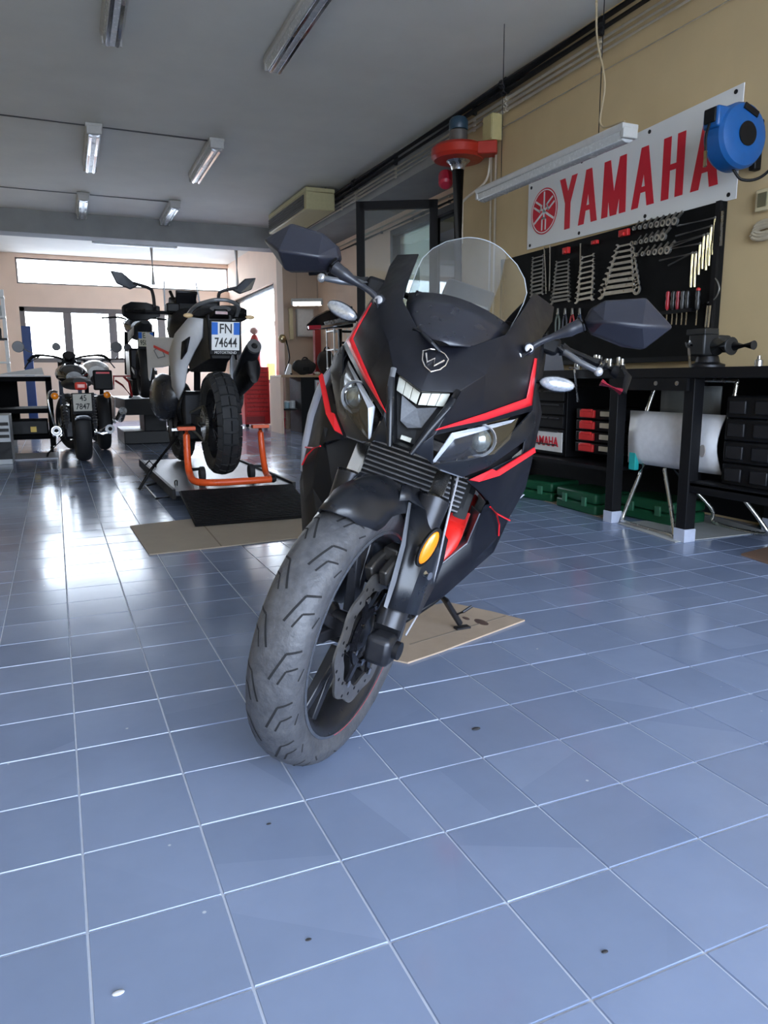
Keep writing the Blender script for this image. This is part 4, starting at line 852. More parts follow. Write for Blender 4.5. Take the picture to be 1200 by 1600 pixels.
# black cases on the lower shelf at the near end
for i in range(4):
    for j in range(2):
        r = thing('organiser_case', f'{nth(i, 4)} black organiser case of the {("left", "right")[j]} stack on the lower shelf', 'case', (2.86, 2.40 - .30 * j, .306 + i * .104), 0, 'black organiser cases')
        MB().bb(0, .40, -.14, .14, 0, .10).build('case_body', M('drawer_black'), r, bev=.008)
        for k in (-.07, .07): MB().bb(-.012, 0, k - .045, k + .045, .02, .08).build('drawer_front', M('organiser_front', (.014, .014, .016), .35, spec=.3), r, bev=.004)
for i, (px, py) in enumerate(((1165, 812), (1192, 822))):
    p = U(px, py, z=0); tag(MB().cyl(p, p + V((0, 0, .16)), .016, 12).cyl(p, p + V((0, 0, .01)), .03, 12).build('chrome_foot', CHROME), ('left', 'right')[i] + ' chrome stool foot under the near end of the bench', 'stool leg', 'chrome stool feet')
ps = [U(965, 818, z=0), U(1055, 848, z=0), U(1200, 832, z=0), U(1110, 806, z=0)]
tag(MB().prism([p + V((0, 0, .001)) for p in ps], (0, 0, 1), .003).build('paper_sheet', M('stained_paper', (.42, .43, .42), .8, var=.2, scale=8, dust=.3, dcol=(.62, .63, .64)), sm=0), 'stained pale sheet spread on the floor under the folding chair', 'sheet')
ps = [U(1158, 868, z=0), U(1200, 882, z=0), U(1260, 872, z=0), U(1200, 857, z=0)]
tag(MB().prism([p + V((0, 0, .001)) for p in ps], (0, 0, 1), .008).build('wooden_board', M('brown_board', (.20, .12, .08), .7), sm=0), 'small brown board lying on the floor at the right edge', 'board')
ps = [U(812, 772, z=0), U(958, 815, z=0), U(975, 800, z=0), U(830, 755, z=0)]
tag(MB().prism([p + V((0, 0, .001)) for p in ps], (0, 0, 1), .004).build('cardboard_strip', M('cardboard', (.34, .27, .20), .85, var=.15, scale=15), sm=0), 'long dusty cardboard strip under the green cases', 'cardboard')

# hose reel
hr = thing('hose_reel', 'blue round hose reel mounted on the wall over the banner end', 'hose reel', (WX, 3.02, 2.02)); hr.scale = (.84, .84, .84)
HB = M('reel_blue', (.008, .09, .30), .38)
RC_ = V((-.22, 0, 0))
MB().lathe([(.01, -.085), (.15, -.085), (.175, -.075), (.19, -.05), (.19, .05), (.175, .075), (.14, .088), (.09, .092), (.01, .092)], c=RC_, axis=(0, -1, 0), n=32).build('drum_case', HB, hr, sm=30)
MB().lathe([(.01, .09), (.066, .09), (.07, .10), (.01, .10)], c=RC_, axis=(0, -1, 0), n=28).build('hub_cap', BLK, hr)
MB().box((-.375, 0, .09), (.11, .12, .12)).build('hose_guide', HB, hr, bev=.014)
MB().box((-.425, 0, .10), (.03, .085, .085)).build('guide_mouth', BLK, hr, bev=.006)
MB().box((-.20, -.094, .135), (.12, .008, .035), Matrix.Rotation(.35, 3, 'Y')).build('reel_plate', BLK, hr)
MB().box((-.03, 0, -.02), (.06, .05, .30)).build('swivel_bracket', BLK, hr, bev=.01)
MB().tube(bez([(-.43, 0, .07), (-.455, 0, -.02), (-.45, 0, -.10)], 6), .008, 8).build('hose_end', BLK, hr)
MB().tube([(-.45, 0, -.10), (-.45, 0, -.19)], .011, 10).build('brass_coupling', M('brass', (.5, .42, .25), .3, .9), hr)
MB().tube(bez([(-.24, -.02, -.185), (-.18, -.05, -.25), (-.10, -.14, -.23), (-.05, -.30, -.05), (-.03, -.45, .15)], 8), .009, 8).build('supply_hose', BLK, hr, sm=60)
# wall socket and rope
so = thing('wall_socket', 'small cream socket box on the wall at the right edge', 'socket box', U(1200, 313, x=WX)); MB().box((-.02, 0, 0), (.04, .09, .11)).build('box', M('cream_plastic', (.55, .48, .30), .5), so, bev=.005)
MB().box((-.043, 0, 0), (.006, .055, .07)).build('cover', M('socket_dark', (.12, .11, .06), .5), so, bev=.002)
rp_ = U(1200, 360, x=WX); ro = thing('rope_coil', 'coiled pale rope hanging on the wall below the socket', 'rope', rp_)
for k in range(3): MB().tube([V((-.03, .075 * math.cos(t) * (1 - .1 * k), .03 * math.sin(t) + .015 * (k - 1))) for t in [2 * PI * i / 20 for i in range(20)]], .011, 8, closed=True).build('rope_turn', M('rope_fibre', (.42, .36, .26), .9), ro)

# conduits and cables along the top of the wall
CREAM = M('cream_conduit', (.72, .66, .54), .45)
def conduit(x, z, r, y0, y1, mat, label):
    t = thing('conduit', label, 'conduit', (x, y0, z), 0, 'pipes along the wall top')
    n = 3
    for k in range(n): MB().cyl((0, (y1 - y0) * k / n, 0), (0, (y1 - y0) * (k + 1) / n - .02, 0), r, 10).build('pipe_length', mat, t)
    for k in range(1, n): MB().cyl((0, (y1 - y0) * k / n - .04, 0), (0, (y1 - y0) * k / n + .02, 0), r * 1.3, 10).build('coupling', mat, t)
    for k in range(6): MB().box((r * .8, (y1 - y0) * (k + .3) / 6, 0), (r * 1.2, .03, r * 2.05)).build('pipe_clip', mat, t)
conduit(WX - .06, 3.10, .030, 2.2, 11.9, M('black_hose', (.015, .015, .016), .5), 'thick black hose running highest along the wall under the ceiling')
conduit(WX - .055, 3.045, .024, 2.2, 11.9, M('black_hose'), 'second black hose just below the thickest one')
conduit(WX - .05, 2.985, .014, 2.2, 11.9, CREAM, 'uppermost cream conduit below the black hoses')
conduit(WX - .05, 2.945, .014, 2.2, 11.9, CREAM, 'middle cream conduit of three along the wall top')
conduit(WX - .05, 2.905, .014, 2.2, 11.9, CREAM, 'lowest cream conduit of three along the wall top')
tag(MB().cyl((WX - .02, 2.2, 2.80), (WX - .02, 5.6, 2.80), .006, 8).build('thin_cable', CREAM), 'thin cream cable running alone below the conduits', 'cable')
conduit(XR2 - .03, 2.76, .016, 6.3, 11.8, CREAM, 'cream conduit along the soffit of the recess')
conduit(XR2 - .03, 2.70, .016, 6.3, 11.8, M('black_hose'), 'black pipe along the soffit of the recess')
# junction box with down pipes
jb = thing('junction_box', 'yellowed junction box on the wall beside the red blower', 'junction box', U(778, 203, x=WX - .03)); o_ = jb.location
MB().box((-.05, 0, 0), (.10, .15, .20)).build('box', M('yellowed_plastic', (.50, .43, .20), .5), jb, bev=.006)
MB().box((-.102, 0, 0), (.008, .13, .18)).build('lid', M('yellowed_plastic'), jb, bev=.003)
MB().cyl((-.04, 0, .1), (-.04, 0, .125), .012, 8).build('gland', DKMET, jb)
for dy in (-.03, .04): MB().cyl((-.03, dy, -.1), (-.03, dy, -1.75), .011, 8).build('down_pipe', CREAM, jb)
MB().tube(bez([(-.03, .06, -.1), (-.03, .07, -.28), (-.03, .16, -.38), (-.03, .48, -.44), (-.03, .52, -.5), (-.03, .52, -.8)], 5), .011, 8).build('branch_pipe', CREAM, jb)
# blower with motor and suction pipe
bp_ = U(716, 240, x=3.22); bw = thing('exhaust_blower', 'red round exhaust blower with upright motor and black pipe by the wall end', 'blower', bp_)
RB = M('blower_red', (.42, .025, .012), .35, var=.1)
MB().lathe([(.05, -.06), (.20, -.055), (.225, -.03), (.225, .03), (.20, .055), (.05, .06)], n=36).build('fan_housing', RB, bw, sm=35)
MB().box((.16, -.20, 0), (.16, .14, .10), Matrix.Rotation(-.6, 3, 'Z')).build('outlet', RB, bw, bev=.01)
MB().lathe([(.075, .06), (.075, .17), (.065, .18)], n=24).build('motor', M('motor_grey', (.12, .11, .10), .5, .3), bw)
MB().lathe([(.074, .18), (.078, .185), (.078, .25), (.06, .275), (.01, .28)], n=24).build('motor_cap', M('motor_blue', (.02, .05, .08), .4), bw)
MB().lathe([(.10, -.06), (.065, -.09), (.052, -.13)], n=24).build('inlet_cone', STEEL, bw)
MB().cyl((0, 0, -.12), (.03, .02, -1.5), .05, 20).build('suction_pipe', BLK, bw)
MB().bar((.02, .02, .06), (.28, -.06, .06), .05, .02).build('wall_bracket', DKMET, bw)
MB().lathe([(.04, 0), (.06, .02), (.065, .12), (.04, .14)], c=(.0, .22, -.20), axis=(.3, .5, .8), n=20).build('gate_valve', M('valve_red', (.45, .02, .05), .4), bw)
# hanging fluorescent fixture
DIFF = M('clear_diffuser', (.52, .54, .54), .25, var=.15, scale=60)
def lamp(name, label, a, b, w=.13, lit=0., hang=None, group=None, k=1.):
    a, b = V(a), V(b); c = (a + b) / 2; L = (b - a).length; rz = math.atan2((b - a).y, (b - a).x)
    t = thing(name, label, 'lamp', c, rz, group)
    MB().loft([[(x, -w / 2, .05 * k), (x, w / 2, .05 * k), (x, w / 2, .015), (x, w * .42, 0), (x, -w * .42, 0), (x, -w / 2, .015)] for x in (-L / 2, L / 2)]).build('housing', M('lamp_housing', (.50, .50, .48), .5), t, bev=.004)
    dm_ = M('lit_diffuser', (1, .97, .9), .4, emit=lit) if lit else DIFF
    MB().loft([[(x, -w * .42, 0), (x, w * .42, 0), (x, w * .34, -.045), (x, w * .12, -.055), (x, -w * .12, -.055), (x, -w * .34, -.045)] for x in (-L / 2 + .02, L / 2 - .02)]).build('diffuser', dm_, t, bev=.004)
    for s in (-1, 1): MB().box((s * (L / 2 - .01), 0, -.01), (.03, w * .9, .075 * k)).build('end_cap', M('lamp_housing'), t, bev=.006)
    for s in (-1, 1): MB().bar((s * L * .3, -w * .18, -.05), (s * L * .3, w * .18, -.05), .03, .012).build('clip', M('lamp_housing'), t)
    if hang:
        for s in (-1, 1): MB().cyl((s * L * .33, 0, .05), (s * L * .33, 0, hang), .003, 6).build('hanger_wire', DKMET, t)
    return t
la, lb_ = U(752, 303, x=2.98), U(985, 207, x=2.98)
la.z = lb_.z = (la.z + lb_.z) / 2
hl_ = lamp('hanging_fluorescent_lamp', 'long unlit fluorescent fixture hanging in front of the white banner', la, lb_, .11, hang=3.17 - la.z, k=.75)
tag(MB().tube(bez([U(932, 0, x=2.9), U(933, 60, x=2.95), U(945, 130, x=2.97), (lb_ + V((0, .25, .10))), (lb_ + V((0, .05, .06)))], 6), .006, 8).build('lamp_cable', M('tan_cable', (.38, .30, .18), .6)), 'tan cable drooping from the ceiling to the hanging fixture', 'cable')
# ------------------------------------------------------------------ motorcycles further back
KNOB = M('knobby_rubber', (.020, .021, .024), .7, var=.3, scale=40, dust=.2, dcol=(.09, .09, .09))
def simple_wheel(parent, c, R, w, hgt, name='rear', mat=KNOB, spokes=14, knobs=0, rimmat=RIM, wire=True, steer=0):
    mw = Matrix.Translation(c) @ Matrix.Rotation(steer, 4, 'Z')
    t = make_tyre(R, w, hgt, 48).build(name + '_tyre', mat, parent, sm=50, mw=mw)
    if knobs:
        kb = MB()
        for k in range(knobs):
            a = 2 * PI * k / knobs
            for s, ww, ph in ((-.62, .040, .5), (-.22, .046, 0), (.22, .046, .0), (.62, .040, .5)):
                tt = a + ph * 2 * PI / knobs; r, y = wheel_surface(R, w, hgt, s, tt); n_ = V((math.cos(tt), 0, math.sin(tt))); tg = V((-math.sin(tt), 0, math.cos(tt)))
                ny = V((0, 1, 0)) * math.sin(s * 1.3) + n_ * math.cos(s * 1.3); sd = ny.cross(tg)
                kb.box(n_ * r + V((0, y, 0)) + ny * .002, (1, 1, 1), Matrix((tg * (2 * PI * R / knobs * .82), sd * ww * w / .15, ny * .016)).transposed())
        kb.build('tread_block', mat, t, sm=0)['kind'] = 'stuff'
    ri = R - hgt
    rm = MB().lathe([(ri + .004, w * .3), (ri + .006, w * .36), (ri - .006, w * .36), (ri - .022, w * .12), (ri - .022, -w * .12), (ri - .006, -w * .36), (ri + .006, -w * .36), (ri + .004, -w * .3)], axis=(0, 1, 0), n=40, closed=True).build(name + '_rim', rimmat, parent, mw=mw)
    MB().lathe([(.02, -.07), (.045, -.06), (.03, -.04), (.03, .04), (.045, .06), (.02, .07)], axis=(0, 1, 0), n=20).build('hub', DKMET, rm)
    for k in range(spokes):
        a = 2 * PI * k / spokes; s = 1 if k % 2 else -1
        if wire: MB().cyl((.04 * math.cos(a + .5 * s), .045 * s, .04 * math.sin(a + .5 * s)), ((ri - .02) * math.cos(a), 0, (ri - .02) * math.sin(a)), .003, 5).build('spoke', STEEL, rm)
        else: MB().bar((.03 * math.cos(a), 0, .03 * math.sin(a)), ((ri - .015) * math.cos(a), 0, (ri - .015) * math.sin(a)), .03, .025, up=(0, 1, 0)).build('spoke', rimmat, rm, bev=.003)
    return t
def plate(parent, c, wd, ht, top, bot, tilt, white=(.78, .79, .78), blue=True, sub=None):
    mw = Matrix.Translation(c) @ Matrix.Rotation(tilt, 4, 'Y')
    h = MB().bb(-.004, .006, -wd / 2 - .012, wd / 2 + .012, -ht / 2 - .03, ht / 2 + .008).build('plate_holder', BLK, parent, mw=mw, bev=.003)
    PW = M('plate_white_%d' % int(white[0] * 100), white, .4, var=.05)
    MB().bb(-.008, -.004, -wd / 2, wd / 2, -ht / 2, ht / 2).build('number_plate', PW, h, sm=0, bev=.002)
    if blue:
        for s in (1, -1): MB().bb(-.0095, -.008, s * wd / 2 - (.04 if s > 0 else 0), s * wd / 2 + (.04 if s < 0 else 0), .01, ht / 2 - .003).build('blue_band', M('plate_blue', (.01, .13, .55), .4), h, sm=0)
    Rt = Matrix(((0, 0, -1, 0), (-1, 0, 0, 0), (0, 1, 0, 0), (0, 0, 0, 1)))
    INK = M('plate_ink', (.02, .02, .02), .5)
    text_mesh(top, ht * .48, INK, 'plate_lettering', h, None, mw=Matrix.Translation((-.0105, 0, ht * .25)) @ Rt, sx=.8, bold=.001)
    text_mesh(bot, ht * .48, INK, 'plate_lettering', h, None, mw=Matrix.Translation((-.0105, 0, -ht * .24)) @ Rt, sx=.8 if len(bot) < 5 else .68, bold=.001)
    if sub: text_mesh(sub, ht * .13, M('white_ink', (.7, .7, .7), .5), 'holder_lettering', h, None, mw=Matrix.Translation((-.007, 0, -ht / 2 - .016)) @ Rt, sx=.9)
    return h
def ell_loft(rows, n=16): return MB().loft([[(x, (yc if len(r) > 4 else 0) + w_ * math.cos(a), z_ + h_ * math.sin(a)) for a in [2 * PI * j / n for j in range(n)]] for r in rows for (x, w_, z_, h_, yc) in [tuple(r) + ((0,) if len(r) < 5 else ())]])

# ---- lift platform with ramp mat
PX0, PX1 = .66, 1.44
lp = thing('lift_platform', 'low motorcycle lift platform with grey tread plate and black ramp', 'lift', (1.05, 4.8, 0))
TRD = M('tread_plate', (.11, .115, .13), .35, .5, var=.35, scale=90, bump=.3)
MB().bb(PX0 - 1.05, PX1 - 1.05, .03, 2.1, .07, .10).build('deck', TRD, lp, bev=.004)
for k in range(20):
    for j in range(9):
        if (k + j) % 2: continue
        pass
MB().bb(PX0 - 1.05 - .02, PX0 - 1.05, .03, 2.1, .05, .115).build('side_rail', BLK, lp); MB().bb(PX1 - 1.05, PX1 - 1.05 + .02, .03, 2.1, .05, .115).build('side_rail', BLK, lp)
MB().bb(PX0 - .95, PX1 - 1.15, .10, 2.0, .0, .07).build('scissor_base', DKMET, lp)
ram = M('ramp_black', (.005, .005, .006), .6, var=.3, scale=120, bump=.3, spec=.15)
rw0 = [(-.40, -.73, .020), (.30, -.73, .020), (.385, .02, .102), (-.37, .02, .102)]
rmp = MB().prism([V(p) - V((0, 0, .012)) for p in rw0], (0, 0, 1), .014).build('ramp', ram, lp, bev=.004)
for k in range(22):
    f = (k + .5) / 22; a = V(rw0[0]).lerp(V(rw0[3]), f); b = V(rw0[1]).lerp(V(rw0[2]), f)
    MB().bar(a + V((.01, 0, .004)), b + V((-.01, 0, .004)), .012, .005, up=(0, 0, 1)).build('ramp_rib', ram, rmp, sm=0)
MB().tube([(-.42, .10, .06), (-.50, .12, .05), (-.50, .75, .05), (-.42, .80, .06)], .008, 8).build('lift_handle', DKMET, lp)
for y in (.25, 1.4): MB().tube(bez([(-.36, y, .10), (-.36, y + .01, .135), (-.34, y + .05, .135), (-.34, y + .06, .10)], 4), .005, 6).build('tie_down_eye', DKMET, lp)

# ---- paddock stand
PSO = V((1.05, 4.93, .10)); ps_ = thing('paddock_stand', 'bright orange rear paddock stand holding up the adventure bike', 'stand', PSO)
OR = M('stand_orange', (.80, .10, .02), .3, var=.06)
MB().tube(bez([(-.245, .27, .37), (-.250, .25, .20), (-.25, .20, .08), (-.235, .06, .038), (-.12, -.02, .032), (.10, -.03, .032), (.26, -.02, .032)], 5), .024, 12).build('frame_tube', OR, ps_, sm=60)
MB().tube(bez([(.27, .27, .37), (.275, .25, .20), (.27, .15, .06), (.26, -.02, .034)], 5), .022, 12).build('frame_tube', OR, ps_, sm=60)
for s, x in ((-1, -.245), (1, .27)):
    MB().bb(x - .06, x + .06, .24, .30, .365, .39).build('swingarm_pad', M('pad_orange', (.75, .12, .04), .5), ps_, bev=.004)
    MB().bar((x, .21, .10), (x - s * .07, .23, .10), .02).build('wheel_axle', BLK, ps_)
    MB().lathe([(.012, -.018), (.05, -.018), (.055, -.01), (.055, .01), (.05, .018), (.012, .018)], c=(x - s * .085, .23, .062), axis=(1, 0, 0), n=20).build('castor', RUB, ps_, sm=35)
MB().sph((.275, -.02, .034), .026, 10, 8).build('end_cap', BLK, ps_)

# ---- adventure bike, rear view
AD = thing('adventure_motorcycle', 'white and black adventure motorcycle seen from behind, rear wheel lifted on the orange stand', 'motorcycle', (1.04, 5.22, .10), PI / 2 + .012)
AWH = M('adv_white_plastic', (.62, .63, .66), .4, var=.08)
simple_wheel(AD, (0, 0, .405), .345, .150, .10, 'rear', knobs=26)
simple_wheel(AD, (1.47, .03, .356), .340, .10, .09, 'front', knobs=30, steer=.05)
MB().bar((.05, .10, .41), (.55, .09, .42), .035, .07).build('swingarm_side', DKMET, AD, bev=.006); MB().bar((-.05, -.10, .41), (.55, -.09, .42), .035, .07).build('swingarm_side', DKMET, AD, bev=.006)
MB().lathe([(.03, 0), (.115, 0), (.118, .004), (.115, .008), (.03, .008)], c=(0, .105, .405), axis=(0, 1, 0), n=40).build('rear_sprocket', STEEL, AD)
ch_ = MB()
for k in range(30):
    a = -PI / 2 + PI * k / 29 + PI
    ch_.box((.12 * math.cos(a), .112, .405 + .12 * math.sin(a)), (.014, .02, .010), Matrix.Rotation(-a, 3, 'Y'))
for k in range(34):
    for z in (.285, .525): ch_.box((.02 + .016 * k, .112, z + (.405 - z) * k / 60), (.012, .018, .009))
ch_.build('drive_chain', M('chain_metal', (.10, .09, .07), .4, .8), AD, sm=0)['kind'] = 'stuff'
MB().cyl((0, -.115, .405), (0, -.12, .405), .12, 32).build('rear_disc', STEEL, AD); MB().cyl((0, -.15, .405), (0, .15, .405), .014, 12).build('axle', STEEL, AD)
MB().bb(.50, .95, -.16, .17, .24, .62).build('engine', DKMET, AD, bev=.03)
MB().cyl((.62, .17, .40), (.62, .21, .40), .09, 24).build('sprocket_cover', BLK, AD, bev=.006); MB().cyl((.80, .17, .36), (.80, .22, .36), .10, 24).build('alternator_cover', DKMET, AD, bev=.006)
for k in range(5):
    MB().tube(bez([(.45 + .05 * k, .15, .62), (.42 + .07 * k, .20, .52 - .02 * k), (.50 + .06 * k, .17, .36)], 4), .008, 6).build('hose', BLK, AD)
MB().bar((.35, .13, .38), (.48, .20, .36), .03, .02).build('footpeg_bracket', DKMET, AD); MB().bar((.42, .17, .345), (.42, .27, .345), .03, .018).build('footpeg', STEEL, AD)
MB().bar((.42, -.17, .345), (.42, -.27, .345), .03, .018).build('footpeg', STEEL, AD)
# low-slung tank lobes
for s in (1, -1):
    MB().loft([[(x, s * (y_ + w_ * math.cos(a)), z_ + h_ * math.sin(a)) for a in [2 * PI * j / 16 for j in range(16)]] for x, y_, z_, w_, h_ in ((.55, .22, .60, .04, .10), (.62, .24, .58, .09, .16), (.85, .25, .57, .11, .19), (1.05, .23, .58, .09, .18), (1.15, .20, .60, .03, .10))]).build('tank_lobe', M('gloss_black_lobe', (.015, .016, .02), .25), AD, sm=60)
    MB().prism([(.42, s * .185, 1.00), (.58, s * .23, 1.02), (.80, s * .295, 1.03), (1.0, s * .33, 1.08), (1.06, s * .32, .72), (.98, s * .325, .70), (.92, s * .31, .80), (.70, s * .265, .80), (.48, s * .20, .82)][::s], (0, s, 0), .012).build('side_panel', AWH, AD, sm=20, bev=.004)
    MB().bar((.55, s * .24, .90), (.80, s * .31, .96), .020, .004, up=(0, 1, 0)).build('panel_red_line', RED, AD, sm=0)
    MB().tube([(.66, s * .270, .93), (.62, s * .258, .88), (.74, s * .292, .87), (.80, s * .310, .93), (.74, s * .292, .945)], .004, 5).build('panel_lettering', M('panel_grey', (.22, .22, .24), .4), AD)
    # rear white side panel
    MB().add([(x, s * y, z) for x, y, z in ((-.04, .085, 1.11), (.10, .15, 1.13), (.32, .215, 1.03), (.45, .245, .90), (.46, .235, .66), (.40, .20, .56), (.33, .17, .66), (.28, .15, .80), (.14, .12, .90), (.0, .09, .99))], [(0, 1, 8, 9), (1, 2, 7, 8), (2, 3, 7), (3, 4, 6, 7), (4, 5, 6)]).build('rear_side_panel', AWH, AD, sm=20, solid=.012)
    MB().add([(x, s * y, z) for x, y, z in ((.13, .150, 1.0), (.22, .185, .97), (.27, .19, .85), (.20, .165, .90))], [(0, 1, 2, 3)]).build('panel_graphic', BLK, AD, solid=.014)
# seat, tail and undertail
ell_loft([(-.18, .07, 1.165, .02), (-.05, .13, 1.165, .035), (.15, .14, 1.14, .045), (.40, .13, 1.12, .05), (.62, .10, 1.12, .05), (.70, .08, 1.16, .04)]).build('seat', M('seat_vinyl'), AD, sm=60)
ell_loft([(.60, .10, 1.12, .05), (.72, .16, 1.10, .13), (.92, .19, 1.10, .17), (1.10, .14, 1.13, .13), (1.18, .08, 1.15, .08)]).build('tank_top', BLK, AD, sm=60)
MB().loft([[(-.12, -.09, 1.14), (-.12, .08, 1.14), (-.14, .08, .92), (-.10, .06, .84), (-.10, -.07, .84), (-.14, -.09, .92)], [(.05, -.10, 1.12), (.05, .10, 1.12), (.03, .09, .92), (.03, .08, .82), (.03, -.08, .82), (.03, -.09, .92)], [(.34, -.12, 1.05), (.34, .12, 1.05), (.34, .15, .90), (.34, .13, .76), (.34, -.13, .76), (.34, -.15, .90)]]).build('undertail', BLK, AD, sm=25, bev=.01)
tlr = MB().loft([[(x, -w_, z0), (x, w_, z0), (x, w_ * .8, z1), (x, -w_ * .8, z1)] for x, w_, z0, z1 in ((-.20, .045, 1.13, 1.16), (-.17, .06, 1.11, 1.165), (-.05, .08, 1.10, 1.17))]).build('tail_unit', BLK, AD, bev=.006)
MB().box((-.195, 0, 1.138), (.015, .08, .018)).build('tail_light', M('dark_red_lens', (.15, .01, .01), .2), tlr)
MB().tube(bez([(.10, .17, 1.14), (-.10, .14, 1.19), (-.20, .06, 1.215), (-.21, 0, 1.22), (-.20, -.06, 1.215), (-.10, -.14, 1.19), (.10, -.17, 1.14)], 5), .013, 8).build('grab_rail', M('rail_grey', (.20, .21, .22), .4, .5), AD, sm=60)
for s in (1, -1):
    MB().cyl((-.12, s * .09, 1.115), (-.14, s * .19, 1.12), .007, 8).build('signal_stem', BLK, AD)
    MB().sph((-.14, s * .205, 1.12), .025, 12, 8, (.6, 1.3, .6)).build('turn_signal', M('signal_tan', (.60, .42, .22), .3), AD)
plate(AD, (-.20, -.02, .99), .185, .185, 'FN', '74644', math.radians(-12), sub='MOTORTREND')
# silencer on the right
MB().tube([(.55, -.20, .62), (.30, -.24, .74), (.0, -.235, .88), (-.10, -.235, .925)], [.04, .060, .058, .052], 18).build('silencer', M('satin_black_metal'), AD, sm=50)
MB().lathe([(.022, 0), (.050, 0), (.050, .02), (.022, .02)], c=(-.10, -.235, .925), axis=(-.9, 0, .42), n=24, closed=True).build('silencer_cap', M('cap_grey', (.16, .16, .16), .4, .6), AD)
MB().sph((-.10, -.235, .926), .022, 12, 8).build('exhaust_bore', M('soot', (.004, .004, .004), .9), AD)
MB().loft([[(x, -.245 + w_ * math.cos(a), z_ + h_ * math.sin(a)) for a in [2 * PI * j / 12 for j in range(12)]] for x, w_, z_, h_ in ((-.05, .03, .72, .04), (-.02, .055, .78, .09), (.15, .06, .74, .10), (.4, .05, .66, .08))]).build('heat_shield', BLK, AD, sm=60)
# handlebar, guards, mirrors, screen
HBM = thing
MB().tube(bez([(1.02, .47, 1.245), (1.10, .20, 1.24), (1.13, 0, 1.235), (1.10, -.20, 1.24), (1.02, -.47, 1.245)], 5), .012, 8).build('handlebar', DKMET, AD, sm=60)
for s in (1, -1):
    MB().loft([[(x, s * y_, z_ + h_), (x + .03, s * (y_ + .01), z_ + h_ * .6), (x + .03, s * (y_ + .01), z_ - h_), (x, s * y_, z_ - h_)] for x, y_, z_, h_ in ((1.06, .49, 1.245, .04), (1.12, .42, 1.245, .075), (1.15, .30, 1.25, .07), (1.13, .20, 1.25, .04))]).build('hand_guard', BLK, AD, bev=.006)
    MB().cyl((1.03, s * .33, 1.243), (1.02, s * .46, 1.245), .018, 12).build('grip', RUB, AD)
    MB().tube(bez([(1.06, s * .25, 1.25), (1.06, s * .26, 1.38), (1.05, s * .29, 1.42), (1.03, s * .41, 1.45)], 5), .013, 8).build('mirror_stalk', DKMET, AD)
    mm = MB().prism([(1.03, s * .37, 1.43), (1.02, s * .43, 1.40), (1.02, s * .53, 1.44), (1.02, s * .57, 1.535), (1.03, s * .48, 1.525)], (1, 0, 0), .03).build('mirror', M('mirror_shell'), AD, bev=.008)
    MB().prism([(1.028, s * .385, 1.434), (1.018, s * .433, 1.408), (1.018, s * .525, 1.445), (1.018, s * .56, 1.527), (1.028, s * .482, 1.517)], (-1, 0, 0), .003).build('mirror_glass', M('mirror_glass_dark', (.12, .13, .15), .1, .8), mm, sm=0)
MB().sheet([[(1.22 + .10 * i / 5, -.15 + .30 * j / 6 - (0), 1.30 + .27 * i / 5 - .02 * abs(j - 3)) for j in range(7)] for i in range(6)]).build('windscreen', glass('clear_screen', (.80, .82, .86), .3, .12), AD, sm=60)
for s in (1, -1): MB().tube([(1.22 + .10 * i / 5, s * (.15 - .004 * i), 1.24 + .27 * i / 5) for i in range(6)], .006, 6).build('screen_edge', M('clear_edge_pale', (.6, .62, .66), .3), AD)
MB().loft([[(1.08, -.10, 1.20), (1.08, .10, 1.20), (1.10, .09, 1.33), (1.10, -.09, 1.33)], [(1.25, -.14, 1.10), (1.25, .14, 1.10), (1.24, .11, 1.38), (1.24, -.11, 1.38)], [(1.42, -.09, 1.12), (1.42, .09, 1.12), (1.36, .06, 1.30), (1.36, -.06, 1.30)]]).build('cockpit_tower', BLK, AD, bev=.012)
MB().box((1.085, 0, 1.365), (.03, .16, .10), Matrix.Rotation(-.4, 3, 'Y')).build('display', GLOSSBLK, AD, bev=.006)
for s in (1, -1): MB().bar((1.16, s * .08, 1.34), (1.20, s * .105, 1.42), .02, .015).build('screen_bracket', BLK, AD)
MB().box((1.02, .12, 1.27), (.10, .10, .07)).build('clutch_master', BLK, AD, bev=.01); MB().box((1.02, -.16, 1.28), (.12, .16, .09)).build('phone_bag', BLK, AD, bev=.015)
for s in (1, -1): MB().cyl((1.20, s * .10, 1.12), (1.46, s * .11, .36), .028, 14).build('fork_leg', DKMET, AD)
MB().loft([[(1.20, -.06, .78), (1.20, .06, .78), (1.20, .05, .80), (1.20, -.05, .80)], [(1.50, -.07, .78), (1.50, .07, .78), (1.50, .05, .81), (1.50, -.05, .81)], [(1.85, -.04, .68), (1.85, .04, .68), (1.85, .03, .70), (1.85, -.03, .70)]]).build('front_mudguard', BLK, AD)
MB().tube([(.62, .20, .28), (.50, .42, .05), (.46, .52, -.09)], .012, 8).build('side_stand', BLK, AD); MB().tube([(.52, .40, .08), (.50, .43, .115), (.48, .46, .09)], .006, 6).build('stand_tang', BLK, AD)

